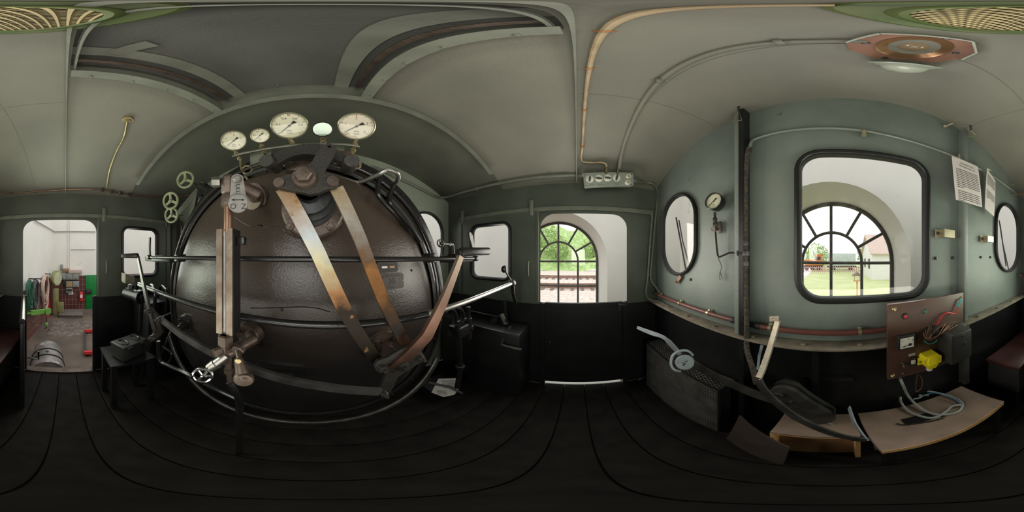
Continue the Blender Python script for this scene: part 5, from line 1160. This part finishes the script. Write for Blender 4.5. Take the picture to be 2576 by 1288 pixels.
# meter boxes on the far wall
M('metergrey', (.27, .28, .25), (.22, .23, .205), 5, .5)
ys = lf_(151, 700).y
for cx_, cy_, ww, hh, l in ((158, 695, .295, .31, 'grey meter box, top left of the cluster on the far shed wall'), (174, 695, .295, .31, 'grey meter box, top middle of the cluster on the far shed wall'), (190, 695, .295, .31, 'grey meter box, top right of the cluster on the far shed wall'),
                            (174, 714, .295, .29, 'grey meter box with a tan window, middle of the cluster on the far shed wall'), (190.5, 714, .30, .29, 'grey meter box, lower right of the cluster on the far shed wall'), (174, 730, .29, .26, 'lowest grey meter box under the tan-windowed one')):
    p = lf_(cx_, cy_, .10); t = thing('meter_box', l, 'meter box', p, 'meter boxes on the far shed wall')
    MB().box(p, (.18, ww, hh), bev=.015).build('case', 'metergrey', t)
    if cy_ == 714 and cx_ < 180: MB().box(p+V((.092, 0, .0)), (.01, .22, .24)).build('inset_window', M('tan', (.42, .25, .09), None, 5, .5), t)
    elif cy_ == 730: MB().box(p+V((.092, 0, .02)), (.01, .24, .12)).build('inset_window', 'blackbox', t)
    else: MB().lathe([(0, .006), (.02, .005), (.022, 0)], p+V((.09, 0, -.1)), X3, 10).build('knob', 'dark_steel', t)
p = lf_(162, 711, .08); tag(MB().box(p, (.12, .14, .28), bev=.01).box(p+V((.062, 0, .05)), (.004, .09, .05)).box(p+V((.062, 0, -.06)), (.004, .09, .05)).build('fuse_box', 'blackbox'), 'small black fuse box left of the meter boxes', 'fuse box')
p = lf_(178, 737, .06); tag(MB().box(p, (.006, .24, .17), mat=Matrix.Rotation(.25, 3, 'X')).build('paper_tag', 'paper'), 'white paper tag hanging under the lowest meter box', 'paper')
p = lf_(165, 679, .12); tag(MB().box(p, (.2, .32, .13), bev=.01).build('parcel', M('parcel', (.33, .20, .11), None, 5, .7)), 'brown parcel lying on the meter boxes', 'parcel')
p = lf_(189, 683, .12); tag(MB().box(p, (.2, .66, .16), bev=.01).box(p+V((.101, 0, 0)), (.002, .5, .05)).build('flat_box', M('flatbox', (.55, .44, .38), (.45, .3, .25), 20, .7)), 'long pale box lying on the right meter boxes', 'box')
p = lf_(155, 672, .06); tag(MB().box(p, (.1, .13, .26), bev=.01).build('wall_switch', 'metergrey'), 'grey switch on the white shed wall above the meter boxes', 'switch')
tag(MB().tube([lf_(171, 680, .03), lf_(171, 480, .03)], .025, 8).tube([lf_(176, 680, .03), lf_(176, 480, .03)], .02, 8).build('wall_conduit', 'shed_white'), 'pair of white conduits rising up the far shed wall', 'conduit')
tag(MB().tube([lf_(138, 583, .05), lf_(240, 583, .05)], .02, 8).build('wall_conduit', 'metergrey'), 'upper level white pipe crossing the far shed wall', 'pipe')
tag(MB().tube([sp(88, 555, .05), sp(128, 577, .05), lf_(137, 583, .05)], .02, 8).build('wall_conduit', 'metergrey'), 'grey pipe slanting along the hose wall high up', 'pipe')
tag(MB().tube([lf_(178, 628, .03), lf_(240, 628, .03)], .012, 8).build('wall_conduit', 'metergrey'), 'thin lower pipe crossing the far shed wall', 'pipe')
# extinguisher
p = lf_(204, 744, .10); t = thing('fire_extinguisher', 'red fire extinguisher on the tiled wall beside the green door', 'fire extinguisher', p)
MB().lathe([(0, -.27), (.085, -.27), (.095, -.25), (.095, .14), (.06, .20), (.03, .22), (0, .22)], p, Z3, 20).build('cylinder', 'red', t)
MB().box(p+V((.097, 0, -.0)), (.006, .12, .16)).build('label_patch', 'paper', t)
MB().cyl(p+Z3*.2, p+Z3*.27, .025).bar([p+V((0, -.02, .27)), p+V((0, .1, .29))], .03, Z3, .02).tube([p+V((0, .03, .25)), p+V((0, .12, .2)), p+V((.02, .12, -.05))], .014, 6, sm=4).build('valve_head', 'blackbox', t)
# green door in the far wall
a, c = lf_(216, 692, .03), lf_(243, 774, .03); dyw = c.y-a.y
d5 = struct(MB().box((XF+.03, a.y+.55, (a.z+GZ)/2), (.06, 1.1, a.z-GZ), bev=.01).build('door_5', M('doorgreen', (.0, .21, .035), (.0, .17, .03), 4, .45)))
MB().box((XF+.065, a.y+.09, a.z-.9), (.02, .03, 1.6)).build('batten', 'doorgreen', d5); p = lf_(223, 734, .10); MB().box(p, (.06, .30, .24), bev=.05).build('lock', 'blackbox', d5)
# oil drum
dd = V((math.sin(R(-96.3)), math.cos(R(-96.3)), 0)); q0 = dd*2.70+V((0, 0, GZ+.30)); L_ = .88
t = thing('oil_drum', 'grey steel drum with two dark hoops lying on the shed floor outside the left door', 'drum', q0-Z3*.30)
M('drumgrey', (.34, .31, .30), (.20, .18, .17), 5, .4, .5, bump=.1, chip=((.62, .60, .58), 6, .62))
MB().lathe([(0, .02), (.27, .02), (.285, .0), (.30, .0), (.30, L_), (.285, L_), (.27, L_-.02), (0, L_-.02)], q0, dd, 48).build('shell', 'drumgrey', t)
for f_ in (.30, .58): MB().lathe([(.298, -.025), (.318, -.012), (.318, .012), (.298, .025)], q0+dd*L_*f_, dd, 48).build('hoop', 'rubber', t)
p = q0+dd*L_*.44+Z3*.30; MB().lathe([(.012, .012), (.028, .012), (.034, .0)], p, Z3, 16).lathe([(0, .009), (.016, .008)], p, Z3, 12).build('bung', 'dark_steel', t)
# red trolley
a, c = PZ(219, 833, GZ+.1), PZ(221, 887, GZ+.1); t = thing('red_trolley', 'red and black floor trolley partly hidden by the right edge of the left door', 'trolley', (a+c)/2-Z3*.1)
for p in (a, c): MB().box(p+V((0, .22, .0)), (.15, .62, .07), bev=.02).box(p+V((.04, .1, .05)), (.05, .40, .04), bev=.01).build('beam', 'red', t)
MB().bar([a+V((0, -.06, -.02)), c+V((0, -.06, -.02))], .05, Z3, .04).bar([a+V((0, .45, -.02)), c+V((0, .45, -.02))], .05, Z3, .04).build('rail', 'blackbox', t)
for p in (a, c):
    for yy in (0, .42): MB().cyl(p+V((-.05, yy, -.06)), p+V((.05, yy, -.06)), .04, seg=14).build('wheel', 'rubber', t)
# rough paving patch and slabs
rnd = random.Random(4); b = MB()
for k in range(150):
    p = V((rnd.uniform(-6.2, -5.0), rnd.uniform(-.5, 1.0), GZ)); s_ = rnd.uniform(.05, .12); b.sphere(p, s_, (1, 1, .28), 8)
o = b.build('cobbles', M('cobble', (.19, .155, .13), (.12, .10, .085), 9, .95, bump=.5, bscale=20)); tag(o, 'rough cobbled patch of the shed floor in front of the scale', 'cobblestones', kind='stuff')
# ---------- outdoors ----------
def ground(name, x0, x1, y0, y1, z, mat, hf=None, n=24):
    vs = []; fs = []
    for i in range(n+1):
        for j in range(n+1):
            x, y = x0+(x1-x0)*i/n, y0+(y1-y0)*j/n; vs.append((x, y, z+(hf(x, y) if hf else 0)))
    for i in range(n):
        for j in range(n): k = i*(n+1)+j; fs.append((k, k+1, k+n+2, k+n+1))
    return struct(MB().add(vs, fs).build(name, mat, ang=60))
ground('ground_gravel', 3.7, 30, -22, 40, GZ-.06, 'gravel')
ground('ground_bank', 29, 60, -25, 60, GZ-.05, 'leafy', lambda x, y: (x-29)*.42+1.2*math.sin(x*.5+y*.31)*min(1, (x-29)/5)+.5*math.sin(y*1.3))
ground('ground_lawn', -30, 3.6, -60, -2.6, GZ-.2, 'grass', lambda x, y: max(0, (-y-14))*.02+.03*math.sin(x)*math.cos(y))
# rails beside the shed
b_rail = None
M('railrust', (.36, .22, .16), (.24, .15, .11), 6, .6)
for x, l in ((13.0, 'rusty rail nearest the right arched window'), (14.45, 'second rusty rail beyond the right arched window'), (19.0, 'third rusty rail beyond the right arched window'), (20.45, 'rusty rail farthest from the right arched window, below the bank')):
    b = MB().box((x, 8, GZ+.17), (.07, 60, .05)).box((x, 8, GZ+.10), (.02, 60, .12)).box((x, 8, GZ+.035), (.13, 60, .02)); tag(b.build('rail', 'railrust'), l, 'rail', 'rails beyond the shed')
for nm, xx, l in (('sleepers', 13.72, 'weathered sleepers under the nearer track'), ('sleepers', 19.72, 'weathered sleepers under the farther track')):
    b = MB()
    for k in range(60): b.box((xx, -18+k*.8, GZ-.02), (2.4, .25, .08))
    tag(b.build(nm, M('sleeper', (.26, .20, .16), (.18, .14, .11), 4, .9)), l, 'sleepers', kind='stuff')
# bushes on the bank
def bush(x, y, z, r, lab, cat='bush', mat='leafy', n=1100, trunk=False):
    rnd = random.Random(int(x*7+y*3)); b = MB(); vs = []; fs = []
    for k in range(n):
        d = V((rnd.gauss(0, 1), rnd.gauss(0, 1), rnd.gauss(0, .8))).normalized()*r*rnd.uniform(.55, 1); c = V((x, y, z+r*.7))+d; s_ = r*rnd.uniform(.05, .11); a = V((rnd.gauss(0, 1), rnd.gauss(0, 1), rnd.gauss(0, 1))).normalized(); p_ = a.orthogonal().normalized(); q_ = a.cross(p_); i = len(vs)
        vs += [c+p_*s_, c+q_*s_*.6, c-p_*s_, c-q_*s_*.6]; fs.append((i, i+1, i+2, i+3))
    t = thing('bush' if not trunk else 'tree', lab, cat, (x, y, z)); MB().add(vs, fs).build('foliage', mat, t, 180)
    MB().tube([(x, y, z-.3), (x+.1, y, z+r*.5), (x, y, z+r)], [r*.09, r*.06, r*.03], 8).build('trunk', 'sleeper', t)
for i, (x, y, r) in enumerate(((33, 10, 2.6), (35, 4.5, 3.0), (36, -3.6, 2.6), (34, 16, 2.8), (41, 7.5, 3.6))):
    bush(x, y, GZ+(x-29)*.42-.3, r, ['leafy bush on the bank behind the left part of the right arched window', 'leafy bush in the middle of the green bank', 'leafy bush on the bank at the right part of the right arched window', 'leafy bush farthest left on the green bank', 'large leafy bush highest up the green bank'][i])
# behind: small orange locomotive, fence, house, trees
fx, fy = PR(2046, 640, 30).x, -29.9
t = thing('orange_engine', 'small orange shunting engine parked beyond the lawn behind the shed', 'locomotive', (fx, fy, GZ))
M('engorange', (.65, .20, .04), (.5, .15, .03), 6, .5)
MB().box((fx+.6, fy, GZ+1.45), (1.9, 1.6, 1.1), bev=.08).build('hood', 'engorange', t); MB().box((fx-1.0, fy, GZ+1.9), (1.3, 1.8, 1.9), bev=.06).box((fx-1.0, fy, GZ+2.9), (1.5, 2.0, .1), bev=.03).build('cab', 'engorange', t)
MB().box((fx-1.0, fy+.91, GZ+2.25), (.8, .03, .6)).build('cab_window', 'blackbox', t); MB().box((fx, fy, GZ+.7), (3.6, 1.7, .4)).build('frame', 'blackbox', t)
for k in (-1.1, 0, 1.1): MB().cyl((fx+k, fy+.75, GZ+.42), (fx+k, fy+.9, GZ+.42), .42, seg=24).build('wheel', 'blackbox', t)
t = thing('wagon_body', 'grey-green box wagon beside the orange engine', 'wagon', (fx-5.2, fy, GZ)); MB().box((fx-5.2, fy, GZ+2.0), (5, 2, 2.2), bev=.05).build('body', M('wagon', (.52, .58, .55), (.42, .48, .46), 2, .6), t); MB().box((fx-5.2, fy, GZ+.75), (5.2, 1.6, .25)).build('frame', 'blackbox', t)
for k in (-1.6, 1.6): MB().cyl((fx-5.2+k, fy+.75, GZ+.45), (fx-5.2+k, fy+.9, GZ+.45), .45, seg=20).build('wheel', 'blackbox', t)
b = MB()
for k in range(40): b.box((fx+4-k*.32, -24.5, GZ+.62), (.10, .04, 1.0))
for z in (.35, .9): b.box((fx-2.3, -24.53, GZ+z), (12.8, .05, .08))
tag(b.build('picket_fence', M('picket', (.52, .32, .29), None, 5, .7)), 'reddish picket fence in front of the orange engine', 'fence')
hx, hy = -6.6, -21
t = thing('cottage', 'pale cottage with a pitched roof to the right behind the rear arched window', 'house', (hx, hy, GZ))
MB().prism([[(-3, 0), (3, 0), (3, 3.4), (0, 5.6), (-3, 3.4)]], (hx, hy, GZ-.3), Y3, Z3, X3, 2.2, -5).build('wall', 'white_paint', t)
for s_ in (-1, 1): MB().bar([(hx-1.4, hy, GZ+5.45), (hx-1.4, hy+s_*3.5, GZ+2.85)], 7.8, V((0, .55*s_, .83)), .14).build('roof', M('tileroof', (.66, .50, .42), None, 6, .7), t)
for yy in (-1.3, 1.3): f = MB().box((hx+2.21, hy+yy, GZ+1.7), (.06, 1.0, 1.2)).build('window', 'blackbox', t); MB().box((hx+2.25, hy+yy, GZ+1.7), (.03, .06, 1.2)).box((hx+2.25, hy+yy, GZ+1.7), (.03, 1.0, .06)).build('glazing_bar', 'white_paint', f)
p = PZ(2178, 735, GZ-.15); t = thing('bird_table', 'small wooden bird table on the lawn seen through the rear arched window', 'bird table', (-1.62, -11, GZ-.15))
MB().box((-1.62, -11, GZ+.35), (.10, .10, 1.1)).build('post', 'pine', t); MB().box((-1.62, -11, GZ+.95), (.5, .4, .05)).build('tray', 'pine', t); MB().prism([[(-.35, 0), (.35, 0), (0, .28)]], (-1.62, -11, GZ+1.3), X3, Z3, Y3, .25, -.25).build('roof', 'sleeper', t)
for s_ in (-.18, .18): MB().box((-1.62+s_, -11, GZ+1.13), (.04, .04, .34)).build('strut', 'pine', t)
bush(4.2, -40, GZ+.2, 3.4, 'round leafy tree left of the orange engine', 'tree', 'leafy', 1100, True); bush(-10, -42, GZ+.2, 4.0, 'round leafy tree behind the grey-green wagon', 'tree', 'leafy', 1100, True)
# wipers on the oval rear and front windows
for x, y, s_, l in ((1.02, YB-.035, -1, 'black wiper outside the left oval rear window'), (-1.36, YB-.035, -1, 'black wiper outside the right oval rear window')):
    t = thing('wiper', l, 'wiper', (x, y, zr(.0))); MB().bar([(x-.10, y, zr(-.15)), (x+.02, y, zr(.12)), (x+.07, y, zr(.30))], .010, Y3, .006).build('arm', 'blackbox', t); MB().bar([(x-.03, y+.008, zr(-.10)), (x+.10, y+.008, zr(.33))], .012, Y3, .006).build('blade', 'rubber', t)
# ---------- light ----------
wd_ = bpy.data.worlds.new('World'); SC.world = wd_; wd_.use_nodes = True; nt = wd_.node_tree; bg = nt.nodes['Background']
bg.inputs[0].default_value = (.95, .98, 1.0, 1); bg.inputs[1].default_value = 1.9
def area(name, loc, to, sx, sy, e, c=(1, 1, 1), spread=180):
    l = bpy.data.lights.new(name, 'AREA'); l.shape = 'RECTANGLE'; l.size = sx; l.size_y = sy; l.energy = e; l.color = c; l.spread = R(spread)
    o = bpy.data.objects.new(name, l); COL.objects.link(o); o.location = V(loc); o.rotation_euler = (V(to)-V(loc)).to_track_quat('-Z', 'Y').to_euler(); return o
area('right_door_light', (XR-.06, -.06, zr(-.02)), (-.5, .1, zr(.02)), .72, .75, 11, (1, .97, .86))
area('left_door_light', (XL+.06, -.06, zr(-.02)), (.4, .1, zr(.02)), .72, .75, 12, (.90, 1, .80))
area('rear_window_light', (WIN[0], YB+.035, zr(WIN[1])), (WIN[0], 1, zr(.2)), .58, .7, 6, (1, 1, .96))
area('right_window_light', (XR-.07, .83, zr(.05)), (0, .6, zr(.1)), .4, .5, 2.5, (1, .96, .88))
area('left_window_light', (XL+.07, .83, zr(.05)), (0, .6, zr(.1)), .4, .5, 2.5, (.95, 1, .9))
area('cab_fill_light', (-.13, -.08, zr(-.36)), (-.13, -.08, zr(1)), 1.5, .6, 8.3, (1, .97, .84))  # unseen upward fill lamp, added to brighten the roof
# ---------- camera ----------
cd = bpy.data.cameras.new('Camera'); cam = bpy.data.objects.new('Camera', cd); COL.objects.link(cam); cam.location = CAM
cam.rotation_euler = (R(90), 0, -R((1288-808)*360/2576)); cd.type = 'PANO'; cd.panorama_type = 'EQUIRECTANGULAR'; cd.clip_start = .005; cd.clip_end = 300
cd.latitude_min = -PI/2; cd.latitude_max = PI/2; cd.longitude_min = -PI; cd.longitude_max = PI
SC.camera = cam
SC.view_settings.view_transform = 'Standard'; SC.view_settings.look = 'None'; SC.view_settings.exposure = 0
SC.cycles.use_denoising = True; SC.cycles.max_bounces = 6; SC.cycles.diffuse_bounces = 4; SC.cycles.glossy_bounces = 3; SC.cycles.transparent_max_bounces = 10; SC.cycles.use_adaptive_sampling = True; SC.cycles.adaptive_threshold = .03
